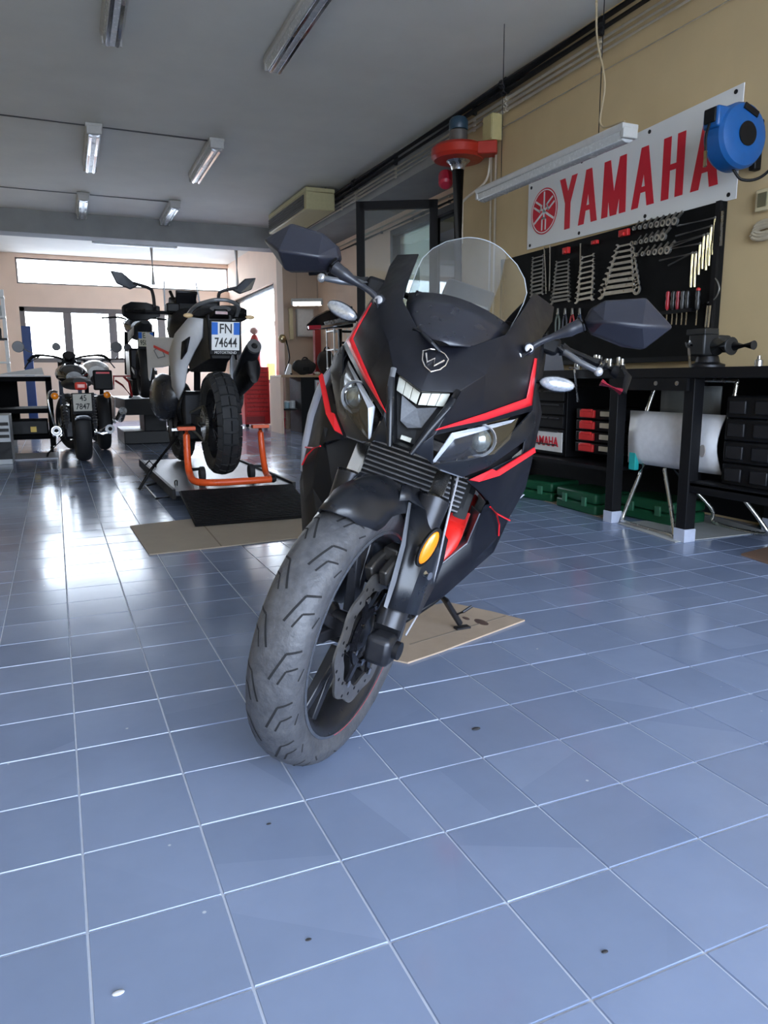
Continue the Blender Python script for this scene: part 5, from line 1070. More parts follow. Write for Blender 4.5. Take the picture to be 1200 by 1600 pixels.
# ---- cruiser leaning on its stand
CL = math.radians(.5)
CM = Matrix.Translation((.235, 7.80, 0)) @ Matrix.Rotation(PI / 2 + .04, 4, 'Z') @ Matrix.Rotation(-CL, 4, 'X')
CRU = thing('cruiser_motorcycle', 'black cruiser motorcycle with twin chrome silencers seen from behind at the left', 'motorcycle', mw=CM)
CRUB = M('cruiser_rubber', (.022, .022, .024), .65, var=.2)
simple_wheel(CRU, (.31, 0, .312), .312, .15, .10, 'rear', mat=CRUB, spokes=20)
simple_wheel(CRU, (1.80, .02, .33), .33, .10, .09, 'front', mat=CRUB, spokes=20, steer=.35)
rows = []
for i in range(10):
    t = math.radians(20 + 150 * i / 9); rows.append([(.31 - .355 * math.cos(t) * 1, .085 * math.sin(a), .312 + (.355 - .05 * (1 - math.cos(a))) * math.sin(t)) for a in [-1.4 + 2.8 * j / 8 for j in range(9)]])
MB().sheet(rows).build('rear_fender', GLOSSBLK, CRU, sm=60, solid=.005)
plate(CRU, (-.10, 0, .60), .165, .165, ' 45', '7847', math.radians(-10), white=(.52, .50, .44), blue=False)
tl_ = MB().box((-.07, .0, .755), (.06, .11, .075)).build('tail_light', M('tail_red', (.65, .04, .03), .25, coat=.5), CRU, bev=.02)
MB().box((-.104, .0, .755), (.01, .06, .035)).build('lamp_core', M('tail_pale_red', (.85, .35, .3), .2), tl_, bev=.008)
for s in (1, -1):
    MB().cyl((-.02, s * .06, .66), (-.03, s * .20, .665), .008, 8).build('signal_stem', CHROME, CRU)
    sg_ = MB().lathe([(.012, 0), (.035, .01), (.035, .045), (.028, .055)], c=(.02, s * .235, .665), axis=(-1, 0, 0), n=16).build('turn_signal', CHROME, CRU)
    MB().lathe([(.034, .045), (.030, .062), (.012, .07)], c=(.02, s * .235, .665), axis=(-1, 0, 0), n=16).build('amber_lens', M('amber_reflector'), sg_)
    MB().tube([(1.0, s * .18, .24), (.45, s * .235, .28), (.05, s * .245, .33)], [.03, .045, .045], 16).build('silencer', CHROME if s < 0 else CHROME, CRU, sm=60)
    MB().lathe([(.02, 0), (.043, 0), (.043, .01), (.02, .01)], c=(.048, s * .2455, .33), axis=(-1, 0, .05), n=20, closed=True).build('silencer_ring', M('ring_pale', (.22, .22, .22), .4, .8), CRU)
    MB().sph((.055, s * .2455, .332), .022, 10, 6).build('exhaust_bore', M('soot'), CRU)
    sh_ = MB().cyl((.33, s * .135, .33), (.42, s * .14, .68), .014, 10).build('rear_shock', DKMET, CRU)
    for k in range(9): MB().lathe([(.020, -.005), (.028, 0), (.020, .005)], c=(.345 + .008 * k, s * .136, .38 + .03 * k), axis=(.25, 0, 1), n=12, closed=True).build('spring_coil', M('coil_grey', (.3, .3, .31), .3, .8), sh_)
MB().tube(bez([(.30, .20, .70), (.18, .27, .70), (.14, .29, .60), (.18, .25, .38), (.30, .20, .34)], 5), .011, 8).build('crash_bar', CHROME, CRU, sm=60)
MB().bb(.65, 1.15, -.15, .15, .20, .55).build('engine', DKMET, CRU, bev=.03)
for s in (1, -1):
    MB().cyl((.85, s * .15, .33), (.85, s * .19, .33), .09, 20).build('engine_cover', CHROME, CRU, bev=.008)
ell_loft([(.05, .06, .80, .03), (.20, .12, .80, .05), (.45, .15, .78, .05), (.70, .13, .76, .05), (.80, .09, .80, .04)]).build('seat', M('seat_vinyl'), CRU, sm=60)
ell_loft([(.75, .08, .84, .06), (.90, .15, .86, .10), (1.10, .17, .88, .12), (1.30, .12, .90, .09), (1.38, .05, .92, .05)]).build('fuel_tank', GLOSSBLK, CRU, sm=60)
MB().tube(bez([(1.18, .42, 1.02), (1.22, .34, 1.08), (1.38, .14, 1.07), (1.40, 0, 1.03), (1.38, -.14, 1.07), (1.22, -.34, 1.08), (1.18, -.42, 1.02)], 5), .012, 8).build('handlebar', BLK, CRU, sm=60)
for s in (1, -1):
    MB().cyl((1.17, s * .42, 1.02), (1.20, s * .32, 1.08), .017, 10).build('grip', RUB, CRU); MB().tube([(1.25, s * .30, 1.07), (1.20, s * .42, 1.0), (1.17, s * .46, .94)], .007, 6).build('lever', DKMET, CRU)
    MB().tube(bez([(1.22, s * .33, 1.09), (1.20, s * .42, 1.13), (1.20, s * .46, 1.16)], 4), .006, 6).build('mirror_stalk', CHROME, CRU)
    mg = MB().lathe([(.001, 0), (.055, 0), (.06, .01), (.045, .03), (.001, .035)], c=(1.19, s * .50, 1.17), axis=(1, 0, 0), n=24).build('mirror', M('mirror_grey', (.07, .07, .08), .4), CRU)
    MB().cyl((1.30, s * .10, 1.02), (1.80, s * .10, .33), .022, 12).build('fork_leg', CHROME, CRU)
MB().lathe([(.02, 0), (.09, .02), (.10, .09), (.10, .12)], c=(1.38, 0, .98), axis=(1, 0, 0), n=24).build('headlamp', BLK, CRU, sm=50)
MB().lathe([(.065, 0), (.07, .01), (.06, .05)], c=(1.30, .0, 1.09), axis=(.6, 0, -.8), n=24).build('speedometer', GLOSSBLK, CRU)
MB().tube([(.80, .14, .22), (.80, .32, .05), (.80, .34, -.03)], .011, 8).build('side_stand', DKMET, CRU)
MB().tube(bez([(1.32, -.05, 1.05), (1.40, -.15, 1.20), (1.38, -.26, 1.14)], 5), .005, 6).build('cable', BLK, CRU)

# ---- red and white bike, partly hidden behind the cruiser
RWB = thing('trail_motorcycle', 'red and white motorcycle standing behind the cruiser beside the black lift', 'motorcycle', (.50, 9.05, 0), PI / 2 + .02)
simple_wheel(RWB, (.30, 0, .32), .32, .13, .09, 'rear', mat=CRUB, spokes=6, wire=False); simple_wheel(RWB, (1.65, 0, .32), .32, .11, .09, 'front', mat=CRUB, spokes=6, wire=False)
WPL = M('white_gloss', (.75, .74, .72), .25)
ell_loft([(-.05, .05, .86, .03), (.10, .10, .84, .06), (.40, .12, .80, .06), (.75, .10, .80, .06)]).build('seat', M('seat_vinyl'), RWB, sm=60)
ell_loft([(.70, .10, .90, .08), (.85, .16, .92, .12), (1.05, .17, .93, .13), (1.25, .10, .95, .08)]).build('fuel_tank', WPL, RWB, sm=60)
MB().bb(-.12, -.02, -.10, .10, .70, .92).build('tail_box', BLK, RWB, bev=.015); MB().box((-.13, 0, .89), (.02, .14, .02)).build('tail_light', RED, RWB)
for s in (1, -1):
    MB().prism([(.0, s * .12, .86), (.5, s * .16, .84), (.55, s * .16, .70), (.1, s * .12, .76)], (0, s, 0), .012).build('side_panel', RED if s < 0 else WPL, RWB, bev=.003)
    MB().prism([(.6, s * .17, .60), (1.2, s * .18, .62), (1.1, s * .17, .30), (.7, s * .16, .28)], (0, s, 0), .012).build('belly_panel', WPL if s < 0 else RED, RWB, bev=.003)
    MB().tube([(1.15, s * .10, 1.06), (1.10, s * .36, 1.08)], .013, 8).build('handlebar_half', DKMET, RWB); MB().cyl((1.2, s * .09, 1.05), (1.62, s * .09, .32), .025, 12).build('fork_leg', DKMET, RWB)
    MB().tube([(1.12, s * .26, 1.08), (1.14, s * .38, 1.20)], .006, 6).build('mirror_stalk', CHROME, RWB); MB().lathe([(.001, 0), (.05, 0), (.045, .02), (.001, .025)], c=(1.14, s * .42, 1.22), axis=(1, 0, 0), n=20).build('mirror', M('mirror_grey'), RWB)
MB().bb(.55, 1.05, -.13, .13, .25, .62).build('engine', DKMET, RWB, bev=.03)
MB().tube([(.9, -.16, .3), (.4, -.2, .36), (.1, -.21, .46)], [.03, .05, .045], 14).build('silencer', STEEL, RWB)
MB().tube([(.7, .12, .25), (.72, .28, .02)], .01, 8).build('side_stand', DKMET, RWB)

# ---- black lift table with a bike on top
LT = thing('lift_table', 'black motorcycle lift table with raised top behind the cruiser', 'lift', (1.17, 10.3, 0))
MB().bb(-.42, .42, -.95, 1.25, .44, .585).build('table_top', M('lift_black', (.009, .009, .010), .45, spec=.3), LT, bev=.006)
MB().bb(-.14, .14, -.25, .35, .15, .44).build('pedestal', BLK, LT, bev=.01)
MB().bb(-.40, .42, -.30, .90, 0, .16).build('base', M('lift_black'), LT, bev=.008)
MB().prism([(-.42, -.95, .585), (.42, -.95, .585), (.42, -1.0, .40), (-.42, -1.0, .40)], (0, -1, 0), .02).build('ramp_flap', M('lift_black'), LT, sm=0)
NB = thing('naked_motorcycle', 'dark naked motorcycle with red tail lamp standing on the lift table', 'motorcycle', (1.04, 9.42, .587), PI / 2)
simple_wheel(NB, (.30, 0, .31), .31, .16, .09, 'rear', mat=CRUB, spokes=5, wire=False); simple_wheel(NB, (1.68, 0, .30), .30, .12, .08, 'front', mat=CRUB, spokes=5, wire=False)
plate(NB, (-.02, 0, .70), .17, .17, 'EA', '95065', math.radians(-12), blue=True, white=(.70, .68, .52))
ell_loft([(-.05, .05, .90, .025), (.10, .10, .87, .05), (.40, .13, .80, .06), (.70, .12, .78, .06)]).build('seat', M('seat_vinyl'), NB, sm=60)
ell_loft([(.66, .10, .88, .08), (.82, .16, .90, .12), (1.05, .17, .92, .12), (1.22, .09, .93, .07)]).build('fuel_tank', GLOSSBLK, NB, sm=60)
MB().box((-.05, 0, .93), (.04, .08, .03)).build('tail_light', M('tail_bright', (.8, .03, .03), .3), NB, bev=.008)
MB().tube(bez([(1.12, .40, 1.02), (1.2, .2, 1.04), (1.22, 0, 1.0), (1.2, -.2, 1.04), (1.12, -.40, 1.02)], 4), .012, 8).build('handlebar', BLK, NB)
MB().bb(.55, 1.1, -.15, .15, .22, .62).build('engine', DKMET, NB, bev=.03)
for s in (1, -1):
    MB().cyl((1.25, s * .1, 1.0), (1.66, s * .1, .31), .026, 12).build('fork_leg', DKMET, NB)
    MB().cyl((1.12, s * .29, 1.03), (1.12, s * .41, 1.02), .017, 10).build('grip', RUB, NB)
    MB().bar((.20, s * .12, .31), (.75, s * .12, .40), .03, .05).build('swingarm_side', DKMET, NB)
    MB().prism([(.02, s * .11, .86), (.45, s * .15, .80), (.5, s * .15, .68), (.1, s * .11, .76)], (0, s, 0), .01).build('tail_panel', BLK, NB)
ST2 = thing('red_paddock_stand', 'dark red stand with angled arms beside the naked bike on the lift', 'stand', (.88, 9.62, .587))
MB().tube([(-.02, 0, .02), (-.04, .05, .20), (-.10, .06, .27)], .014, 8).build('upright', M('dark_red_paint', (.35, .02, .02), .4), ST2)
MB().tube([(-.02, 0, .02), (-.12, .02, .16), (-.20, .03, .22)], .012, 8).build('arm', M('dark_red_paint'), ST2); MB().bar((-.22, .05, .27), (-.02, .05, .27), .03, .02).build('cross_bar', M('dark_red_paint'), ST2)
MB().cyl((-.04, -.03, .018), (-.04, .06, .018), .016, 10).build('foot', BLK, ST2)
# ------------------------------------------------------------------ cardboards, back area, ceiling things
CB = M('cardboard', (.34, .27, .20), .85, var=.15, scale=15)
def sheet_on_floor(name, pts, label, th=.005, mat=None, fold=None):
    P_ = [U(*p, z=0) for p in pts]
    r = thing(name, label, 'cardboard', sum(P_, V()) / len(P_)); c = V(r.location)
    MB().prism([p - c + V((0, 0, .001)) for p in P_], (0, 0, 1), th).build('board', mat or M('cardboard_grey', (.36, .31, .25), .85, var=.1, scale=10, dust=.2, dcol=(.28, .23, .18)), r, sm=0)
    if fold:
        a, b = [U(*p, z=0) - c for p in fold]; MB().bar(a + V((0, 0, th + .001)), b + V((0, 0, th + .001)), .008, .001).build('fold_crease', M('crease', (.22, .18, .14), .9), r, sm=0)
    return r
sheet_on_floor('cardboard_sheet', [(203, 823), (233, 868), (345, 856), (495, 838), (620, 822), (560, 790), (300, 812)], 'long grey-brown cardboard sheet on the floor in front of the ramp', fold=((318, 822), (346, 855)))
r = sheet_on_floor('cardboard_sheet', [(600, 1030), (637, 1038), (690, 1020), (820, 971), (770, 958), (700, 943), (640, 955)], 'stained brown cardboard under the side stand of the sport bike', mat=M('stained_cardboard', (.40, .31, .23), .85, var=.12, scale=12, dust=.3, dcol=(.24, .17, .12)), fold=((640, 1010), (790, 965)))
for (x, y, a) in ((752, 972, .026), (728, 966, .014)):
    p = U(x, y, z=.006) - V(r.location); MB().lathe([(.001, 0), (a, 0), (a * .8, .0008), (.001, .0008)], c=p, n=14, sx=1.4, sy=.7).build('oil_stain', M('oil_stain', (.10, .06, .05), .6), r)
# pebbles and scratches on the floor
for i, (x, y, s_, lb) in enumerate(((744, 1140, .008, 'dark pebble with pale top on the tiles right of the front wheel'), (185, 1553, .006, 'pale paint flake on the tiles at the bottom left'), (420, 1288, .0035, 'tiny dark crumb on the tile below the front wheel'), (482, 1469, .0035, 'tiny dark chip near the bottom centre tiles'), (945, 1488, .004, 'dark sliver on the tile at the bottom right'))):
    p = U(x, y, z=0); pb = MB().sph((0, 0, 0), s_, 10, 6, (1.4, .8, .3)).build('pebble', M('pebble_dark', (.03, .03, .035), .5) if 'dark' in lb else M('flake_pale', (.6, .62, .66), .6)); pb.location = p + V((0, 0, s_ * .28)); tag(pb, lb, 'debris')
# ceiling fixtures
rowsL = [(5.85, 4.55), (9.25, 7.85), (11.85, 10.65)]
for i, (y1, y0) in enumerate(rowsL):
    for j, x in enumerate((.52, 1.66)):
        rn = ('nearest row', 'middle row', 'row by the beam')[i]
        t = lamp('ceiling_lamp', f'{("left", "right")[j]} unlit twin-tube ceiling lamp of the {rn}', (x, y0, ZC - .055), (x + .02, y1, ZC - .055), .15, group='ceiling lamps')
        for s in (-.032, .032): MB().cyl((-(y1 - y0) / 2 + .05, s, -.058), ((y1 - y0) / 2 - .05, s, -.058), .013, 10).build('tube', CHROME, t)
for y, x0, lb in ((7.95, -.9, 'thin cable across the ceiling to the middle lamps'), (10.75, -.9, 'thin dark cable across the ceiling to the far lamps')):
    tag(MB().cyl((x0, y - .02, ZC - .012), (1.6, y, ZC - .012), .008, 6).build('ceiling_cable', M('ceiling_cable', (.2, .2, .2), .6)), lb, 'cable')
lamp('far_ceiling_lamp', 'long thin lamp across the bright ceiling behind the beam', (.75, 13.6, 3.08), (2.1, 13.6, 3.08), .12)
tag(MB().cyl((-.9, 13.6, ZC - .02), (.8, 13.6, ZC - .02), .01, 6).build('ceiling_cable', CREAM), 'pale cable along the ceiling behind the beam', 'cable')
for i, x in enumerate((1.72, 3.2)):
    t = MB().cyl((x, 13.9, 2.45), (x, 13.9, ZC), .035, 10).build('hanging_rod', M('rod_grey', (.3, .28, .26), .5)); tag(t, ('left', 'right')[i] + ' grey rod hanging down in front of the clerestory window', 'rod', 'hanging rods')
# air conditioner hung under the ceiling
ac = thing('air_conditioner', 'boxy yellowed air conditioner hung from the ceiling by the beam', 'air conditioner', (3.3, 9.2, ZC - .02))
ACM = M('ac_cream', (.52, .47, .26), .5)
MB().bb(-.29, .09, 0, 1.75, -.27, -.06).build('casing', ACM, ac, bev=.012)
MB().bb(-.29, .09, 0, 1.75, -.058, -.01).build('top_tray', ACM, ac, bev=.006)
MB().bb(-.302, -.29, .08, 1.70, -.25, -.09).build('grille', M('ac_grille', (.05, .05, .05), .5), ac)
for k in range(6): MB().bb(-.31, -.298, .08, 1.70, -.245 + k * .027, -.239 + k * .027).build('grille_slat', M('ac_slat', (.12, .11, .10), .5), ac, sm=0)
for k in (.1, 1.6): MB().cyl((0, k, -.01), (0, k, .018), .012, 8).build('hanger', DKMET, ac)
# open black glazed door leaf standing out from the recess
dl = thing('glazed_door', 'open black framed glass door leaf beside the windscreen', 'door', (2.94, 7.25, 2.55))
o_ = dl.location; q1 = V((.64, -.36, 0)); zb = -2.53
u_ = q1.normalized(); Ld = q1.length
for a, b, w_ in (((0, 0), (0, zb), .08), ((Ld, 0), (Ld, zb), .08), ((0, -.04), (Ld, -.04), .08), ((0, zb + .1), (Ld, zb + .1), .2)):
    MB().bar(u_ * a[0] + V((0, 0, a[1])), u_ * b[0] + V((0, 0, b[1])), .05, w_, up=(0, 0, 1) if a[0] != b[0] else u_).build('stile', FRAME, dl, sm=0)
MB().prism([u_ * .04 + V((0, 0, -.08)), u_ * (Ld - .04) + V((0, 0, -.08)), u_ * (Ld - .04) + V((0, 0, zb + .2)), u_ * .04 + V((0, 0, zb + .2))], u_.cross(V((0, 0, 1))), .006).build('pane', glass('door_glass', (.86, .90, .90), .15), dl, sm=0)
MB().box(u_ * .06 + V((0, 0, -1.5)) + u_.cross(V((0, 0, 1))) * .03, (.03, .03, .14)).build('handle', DKMET, dl)
# recess: bench with drawers, bags, lamp, boxes
bb_ = thing('wooden_bench', 'bench with pale wooden top and black sides in the recess', 'workbench', (3.62, 11.2, 0))
MB().bb(-.52, .46, -.35, .30, .84, .875).build('bench_top', M('pale_wood', (.45, .30, .17), .5, var=.2, scale=6), bb_, bev=.003)
MB().bb(-.20, .02, -.30, .30, 0, .84).build('side_cabinet', BLK, bb_, bev=.004); MB().bb(-.52, -.48, -.3, .3, 0, .84).build('leg_panel', PINK, bb_); MB().bb(.42, .46, -.3, .3, 0, .84).build('leg_panel', BLK, bb_)
MB().bb(.0, .42, .20, .29, .0, .84).build('back_panel', BLK, bb_)
MB().bb(-.47, -.20, -.10, .25, .34, .36).build('shelf', TABM, bb_)
sc_ = thing('parts_rack', 'narrow white drawer tower with a red sticker under the wooden bench', 'drawer unit', (3.74, 10.99, 0))
MB().bb(-.10, .10, -.08, .25, .05, .80).build('tower', M('tower_grey', (.35, .36, .37), .5), sc_, bev=.004)
for k in range(6): MB().bb(-.085, .085, -.095, -.08, .12 + k * .088, .19 + k * .088).build('tray', M('tray_white' if k % 2 else 'tray_grey', (.7, .72, .72) if k % 2 else (.12, .12, .13), .4), sc_, bev=.003)
MB().bb(-.08, .08, -.09, -.081, .66, .79).build('sticker', WHT, sc_); MB().bb(-.06, .06, -.093, -.089, .69, .76).build('sticker_mark', M('sticker_pink', (.75, .25, .25), .5), sc_)
for k in (-.07, .07): MB().sph((k, 0, .025), .025, 10, 6).build('castor', BLK, sc_)
tr_ = thing('drawer_trolley', 'dark drawer trolley with shiny edges right of the narrow tower', 'trolley', (3.93, 10.97, 0))
MB().bb(-.075, .105, -.10, .25, .06, .68).build('body', M('drawer_black'), tr_, bev=.005)
for k in range(5):
    d = MB().bb(-.085, .115, -.115, -.10, .08 + k * .12, .18 + k * .12).build('drawer', M('organiser_front'), tr_, bev=.003); MB().bb(-.08, .11, -.122, -.113, .165 + k * .12, .18 + k * .12).build('drawer_edge', STEEL, d)
for k in (-.05, .08): MB().sph((k, 0, .03), .03, 10, 6).build('castor', BLK, tr_)
for i, (x, c, lb) in enumerate(((3.28, (.30, .45, .50), 'pale blue tub on the shelf under the wooden bench'), (3.37, (.6, .62, .62), 'white tub beside the pale blue tub on the bench shelf'))):
    t = thing('tub', lb, 'tub', (x, 11.2, .361)); MB().lathe([(.03, 0), (.04, .01), (.042, .09), (.036, .10)], n=16).build('body', M('tub_%d' % i, c, .4), t); MB().lathe([(.043, .10), (.043, .12), (.02, .125)], n=16).build('lid', WHT, t)
def bag(c, lb, sc, mat, nm='bag'):
    t = thing(nm, lb, 'bag', c)
    b = MB().sph((0, 0, .12 * sc[2]), .12, 18, 12, sc)
    b.v = [(x * (1 + .12 * math.sin(9 * y + 5 * z)), y, z + .012 * math.sin(40 * x)) for x, y, z in b.v]; b.build('body', mat, t, sm=60)
    MB().tube(bez([(-.05, 0, .20 * sc[2]), (-.02, -.04, .26 * sc[2]), (.04, -.03, .25 * sc[2]), (.06, 0, .19 * sc[2])], 4), .01, 6).build('strap', BLK, t)
    MB().bb(-.05, .05, -.125 * sc[1], -.10 * sc[1], .06, .12).build('pocket', BLK, t, bev=.01)
bag((3.55, 11.12, .876), 'black and white bag lying on the wooden bench', (1.5, .9, 1.0), M('dark_fabric', (.025, .024, .024), .8)); bag((3.90, 11.1, .876), 'tall dark bag at the right end of the wooden bench', (1.1, .9, 1.6), M('brown_fabric', (.03, .024, .02), .8))
tag(MB().sph((3.72, 11.0, .90), .03, 12, 8, (1.6, 1, .8)).build('rag', M('cream_rag', (.65, .6, .5), .9)), 'crumpled cream rag between the two bags', 'rag')
tag(MB().prism([(3.24, 11.1, .877), (3.34, 11.1, .877), (3.35, 11.12, 1.03), (3.31, 11.12, 1.05)], (0, 1, 0), .06).build('white_bag', WHT, bev=.01), 'crumpled white paper bag leaning left of the black bag', 'paper bag')
tag(MB().tube(bez([(3.50, 11.9, 1.45), (3.46, 11.6, 1.15), (3.30, 11.3, .95), (3.26, 11.15, .90), (3.35, 11.1, .89)], 5), .012, 8).build('bench_cable', BLK), 'black cable hanging from the pillar down to the wooden bench', 'cable')
tag(MB().sph((3.44, 11.9, 1.46), .07, 12, 8, (1, .7, 1)).build('tap_cluster', M('brass')), 'cluster of brass taps on the pillar beside the recess', 'tap')
lamp('recess_lamp', 'lit fluorescent lamp hanging in the recess above the wooden bench', (3.42, 11.25, 1.93), (3.84, 11.05, 2.01), .12, lit=2.2, hang=.82)
eb = thing('fuse_box', 'pale grey fuse box on the recess end wall', 'fuse box', (3.86, 12.0, 1.72)); MB().bb(-.16, .12, -.10, 0, -.22, .22).build('box', M('fuse_grey', (.48, .48, .47), .5), eb, bev=.006); MB().bb(-.14, .10, -.11, -.10, -.20, .20).build('lid', M('fuse_lid', (.55, .55, .54), .5), eb, bev=.003)
tag(MB().bb(3.58, 3.64, 11.93, 12.0, 1.45, 1.95).build('switch_strip', M('cream_plastic'), bev=.004), 'narrow cream switch strip left of the fuse box', 'switch')
tag(MB().bb(XR2 - .10, XR2 - .01, 8.55, 8.85, 1.30, 1.62).build('wall_speaker', BLK, bev=.01), 'small black box speaker on the recess wall beside the door', 'speaker')
# tail section and red post in front of the recess
rpz = thing('red_post', 'dark red steel post standing at the back of the wooden bench', 'post', (3.86, 11.40, .876)); MB().bb(-.05, .05, -.05, .05, .02, .74).build('shaft', M('post_red', (.30, .02, .02), .5), rpz, bev=.004); MB().bb(-.12, .12, -.12, .12, 0, .02).build('foot_plate', M('post_red'), rpz)
tm_ = U(482, 512, y=9.0); ts_ = thing('tail_section', 'black pointed motorcycle tail with red lamp jutting out behind the left signal', 'motorcycle tail', (tm_.x, 9.0, 0))
zt_ = tm_.z
MB().loft([[(x, y + .0, z0), (x, y + .02, z1), (x + .02, y + w_, z1 + .02), (x + .02, y + w_, z0)] for x, y, z0, z1, w_ in ((-.02, 0, zt_ - .03, zt_ + .03, .06), (.10, .0, zt_ - .02, zt_ + .13, .14), (.30, .0, zt_ - .0, zt_ + .22, .2), (.60, 0, zt_ + .02, zt_ + .28, .22))]).build('tail_cowl', GLOSSBLK, ts_, bev=.01)
MB().bar((-.01, -.02, zt_), (.16, -.02, zt_ + .01), .05, .05).build('tail_lamp', M('lamp_crimson', (.50, .02, .04), .2, coat=.6), ts_, bev=.01)
MB().bar((.14, -.03, zt_ + .005), (.62, -.03, zt_ + .09), .03, .04).build('chrome_trim', CHROME, ts_, bev=.006); MB().bar((.2, -.02, zt_ + .05), (.6, -.02, zt_ + .14), .02, .05).build('grab_handle', STEEL, ts_, bev=.006)
MB().cyl((.45, .1, 0), (.45, .1, zt_), .03, 10).build('support', BLK, ts_)
sh = thing('white_shelving', 'white wire shelving with black bars behind the left mirror', 'shelving', (3.78, 9.7, 0))
for x, y in ((-.25, 0), (.25, 0), (-.25, .3), (.25, .3)): MB().cyl((x, y, 0), (x, y, 1.65), .014, 8).build('upright', WHT, sh)
for z in (.95, 1.2, 1.45, 1.62): MB().bb(-.26, .26, -.01, .31, z, z + .015).build('shelf', WHT, sh)
for k in range(9): MB().cyl((-.24 + .06 * k, .305, .95), (-.24 + .06 * k, .305, 1.62), .008, 6).build('back_wire', WHT, sh)
for z in (1.28, 1.43): MB().bb(-.15, .24, -.03, -.012, z, z + .03).build('black_bar', BLK, sh)
# red tool chest and bucket
rc = thing('red_tool_chest', 'tall red tool chest with many drawers under the side window', 'tool chest', (3.16, 12.7, 0))
RCM = M('chest_red', (.62, .03, .03), .35)
MB().bb(-.24, .20, -.2, .25, .06, 1.02).build('chest_body', RCM, rc, bev=.008)
for k in range(11):
    d = MB().bb(-.225, .185, -.215, -.20, .22 + k * .072, .283 + k * .072).build('drawer', M('chest_red_face', (.70, .04, .04), .3), rc, bev=.003); MB().bb(-.20, .16, -.225, -.214, .27 + k * .072, .28 + k * .072).build('drawer_pull', M('chest_red_dark', (.30, .02, .02), .4), d)
MB().bb(-.22, .10, -.22, -.20, .09, .19).build('bottom_drawer', M('chest_red_dark'), rc)
for x in (-.18, .14): MB().sph((x, -.1, .035), .035, 10, 6).build('castor', BLK, rc)
rp2 = thing('red_bottle_rack', 'red gas bottle and pinkish valve standing on the red chest', 'gas bottle', (3.18, 12.7, 1.02)); MB().lathe([(.09, 0), (.10, .02), (.10, .40), (.06, .50), (.04, .54)], n=20).build('bottle', M('bottle_red', (.55, .06, .05), .4), rp2); MB().sph((0, 0, .60), .075, 12, 8, (1, 1, .8)).build('valve_cap', M('valve_pink', (.62, .36, .30), .5), rp2)
bk = thing('red_bucket', 'red and white bucket with a rag beside the red chest', 'bucket', (3.42, 12.15, 0)); MB().lathe([(.09, 0), (.11, .17), (.095, .17)], n=24).build('lower', M('bucket_red', (.70, .03, .07), .35), bk); MB().lathe([(.111, .17), (.13, .30), (.12, .30), (.10, .17)], n=24).build('upper', M('bucket_pink', (.80, .25, .28), .4), bk)
MB().tube(bez([(-.13, 0, .29), (-.10, -.12, .20), (.1, -.13, .19), (.13, 0, .29)], 5), .005, 6).build('handle', STEEL, bk)
tag(MB().sph((3.30, 12.08, .25), .05, 12, 8, (1, .8, 1.5)).build('rag', M('pale_rag', (.72, .68, .64), .9)), 'pale rag hanging over the rim of the red bucket', 'rag')
# far right: yellow sign behind the side window
tag(MB().bb(3.80, 3.95, 14.2, 14.9, -.13, 1.12).build('yellow_crate', M('tool_yellow'), bev=.01), 'yellow crate seen through the lower side window', 'crate')
# blue lift post at the back
bpz = thing('blue_lift_post', 'blue steel lift post in front of the back window', 'lift post', (-.36, 13.9, 0)); MB().bb(-.07, .07, -.07, .07, .02, 1.70).build('column', M('post_blue', (.02, .06, .22), .45), bpz, bev=.006); MB().bb(-.16, .16, -.16, .16, 0, .02).build('foot_plate', M('post_blue'), bpz)
# left trolley
tl2 = thing('tool_trolley', 'black two-shelf trolley with papers at the left edge', 'trolley', (-.36, 9.5, 0))
TRB = M('trolley_black', (.004, .004, .005), .8, spec=.1)
for x in (-.33, .30):
    for y in (-.30, .62): MB().bb(x - .03, x + .03, y - .03, y + .03, .08, .84).build('post', TRB, tl2, bev=.003)
for z in (.16, .45, .80): MB().bb(-.36, .33, -.33, .65, z, z + .05).build('shelf', TRB, tl2, bev=.003)
MB().bb(-.36, .33, -.33, .65, .851, .862).build('top_mat', M('trolley_top', (.45, .45, .47), .7), tl2)
MB().bb(-.35, -.05, .60, .63, .19, .80).build('back_panel', TRB, tl2)
MB().bb(.325, .335, -.30, .62, .19, .45).build('side_panel', M('panel_white', (.6, .58, .6), .5), tl2)
for x in (-.3, .28):
    for y in (-.28, .6): MB().lathe([(.01, -.015), (.038, -.015), (.038, .015), (.01, .015)], c=(x, y, .038), axis=(1, 0, 0), n=14).build('castor', BLK, tl2)
t = thing('black_case', 'black tool case with a yellow clasp on the lower trolley shelf', 'case', (-.30, 9.4, .211)); MB().bb(-.22, .2, -.2, .3, 0, .16).build('body', BLK, t, bev=.012); MB().bb(.02, .08, -.215, -.198, .03, .09).build('clasp', M('tool_yellow'), t)
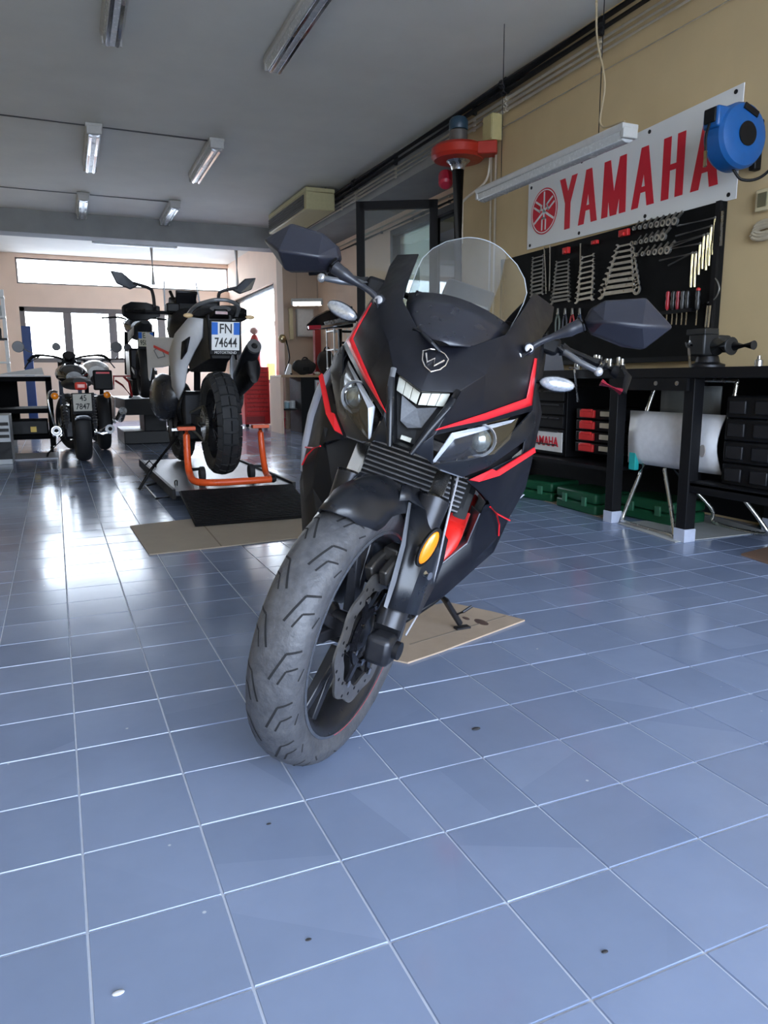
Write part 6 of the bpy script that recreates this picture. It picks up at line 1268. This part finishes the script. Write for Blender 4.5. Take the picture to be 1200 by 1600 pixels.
tag(MB().prism([(-.55, 9.25, .866), (-.1, 9.3, .866), (-.12, 9.7, .95), (-.5, 9.7, .89)], (0, 0, 1), .01).build('paper_pile', M('paper', (.78, .78, .78), .7), sm=0), 'crumpled white paper on top of the left trolley', 'paper')
# cabinet cluster at the left edge
lc = thing('white_cabinet', 'white and black cabinet cut off by the left edge', 'cabinet', (-.62, 8.3, 0))
MB().bb(-.3, .19, -.2, .3, .0, .48).build('lower_body', M('cab_grey', (.5, .52, .54), .5), lc, bev=.006); MB().bb(.05, .192, -.21, -.2, .05, .22).build('vent', BLK, lc)
for k in range(3): MB().bb(.06, .18, -.215, -.205, .26 + k * .06, .29 + k * .06).build('mark', BLK, lc)
ms = thing('bottle_shelf', 'cluttered white shelf rack at the left edge above the trolley', 'shelf', (-.62, 10.4, 0))
for x in (-.3, .12): MB().bb(x - .02, x + .02, -.02, .02, 0, 1.9).build('upright', WHT, ms)
for z in (1.02, 1.30, 1.56, 1.80): MB().bb(-.32, .14, -.12, .12, z, z + .02).build('shelf', WHT if z != 1.30 else BLK, ms)
for i, (x, z, h, c, lb) in enumerate(((-.62, 1.041, .20, (.6, .6, .58), 'white bottle on the lowest board of the left shelf rack'), (-.57, 1.321, .16, (.05, .05, .05), 'black can on the dark board of the left shelf rack'), (-.66, 1.321, .14, (.35, .15, .12), 'brown tin on the dark board of the left shelf rack'), (-.55, 1.581, .18, (.5, .52, .5), 'grey bottle on the third board of the left shelf rack'), (-.66, 1.821, .16, (.75, .75, .75), 'white canister on top of the left shelf rack'), (-.57, 1.821, .10, (.06, .12, .10), 'dark green tin on top of the left shelf rack'))):
    t = thing('shelf_bottle', lb, 'bottle', (x, 10.38, z), 0, 'bottles on the left rack'); m_ = M('bottle_mat_%d' % i, c, .4)
    MB().lathe([(.028, 0), (.03, .005), (.03, h * .7), (.013, h * .85), (.013, h * .9)], n=14).build('body', m_, t); MB().lathe([(.015, h * .9), (.015, h), (.005, h)], n=12).build('cap', WHT if i % 2 else BLK, t)
# grey floor tray by the left wall
tag(MB().bb(-.75, -.02, 8.45, 9.15, .001, .012).build('floor_tray', M('tray_sheet', (.45, .46, .50), .45)), 'flat pale sheet metal tray on the floor beside the cruiser', 'tray')
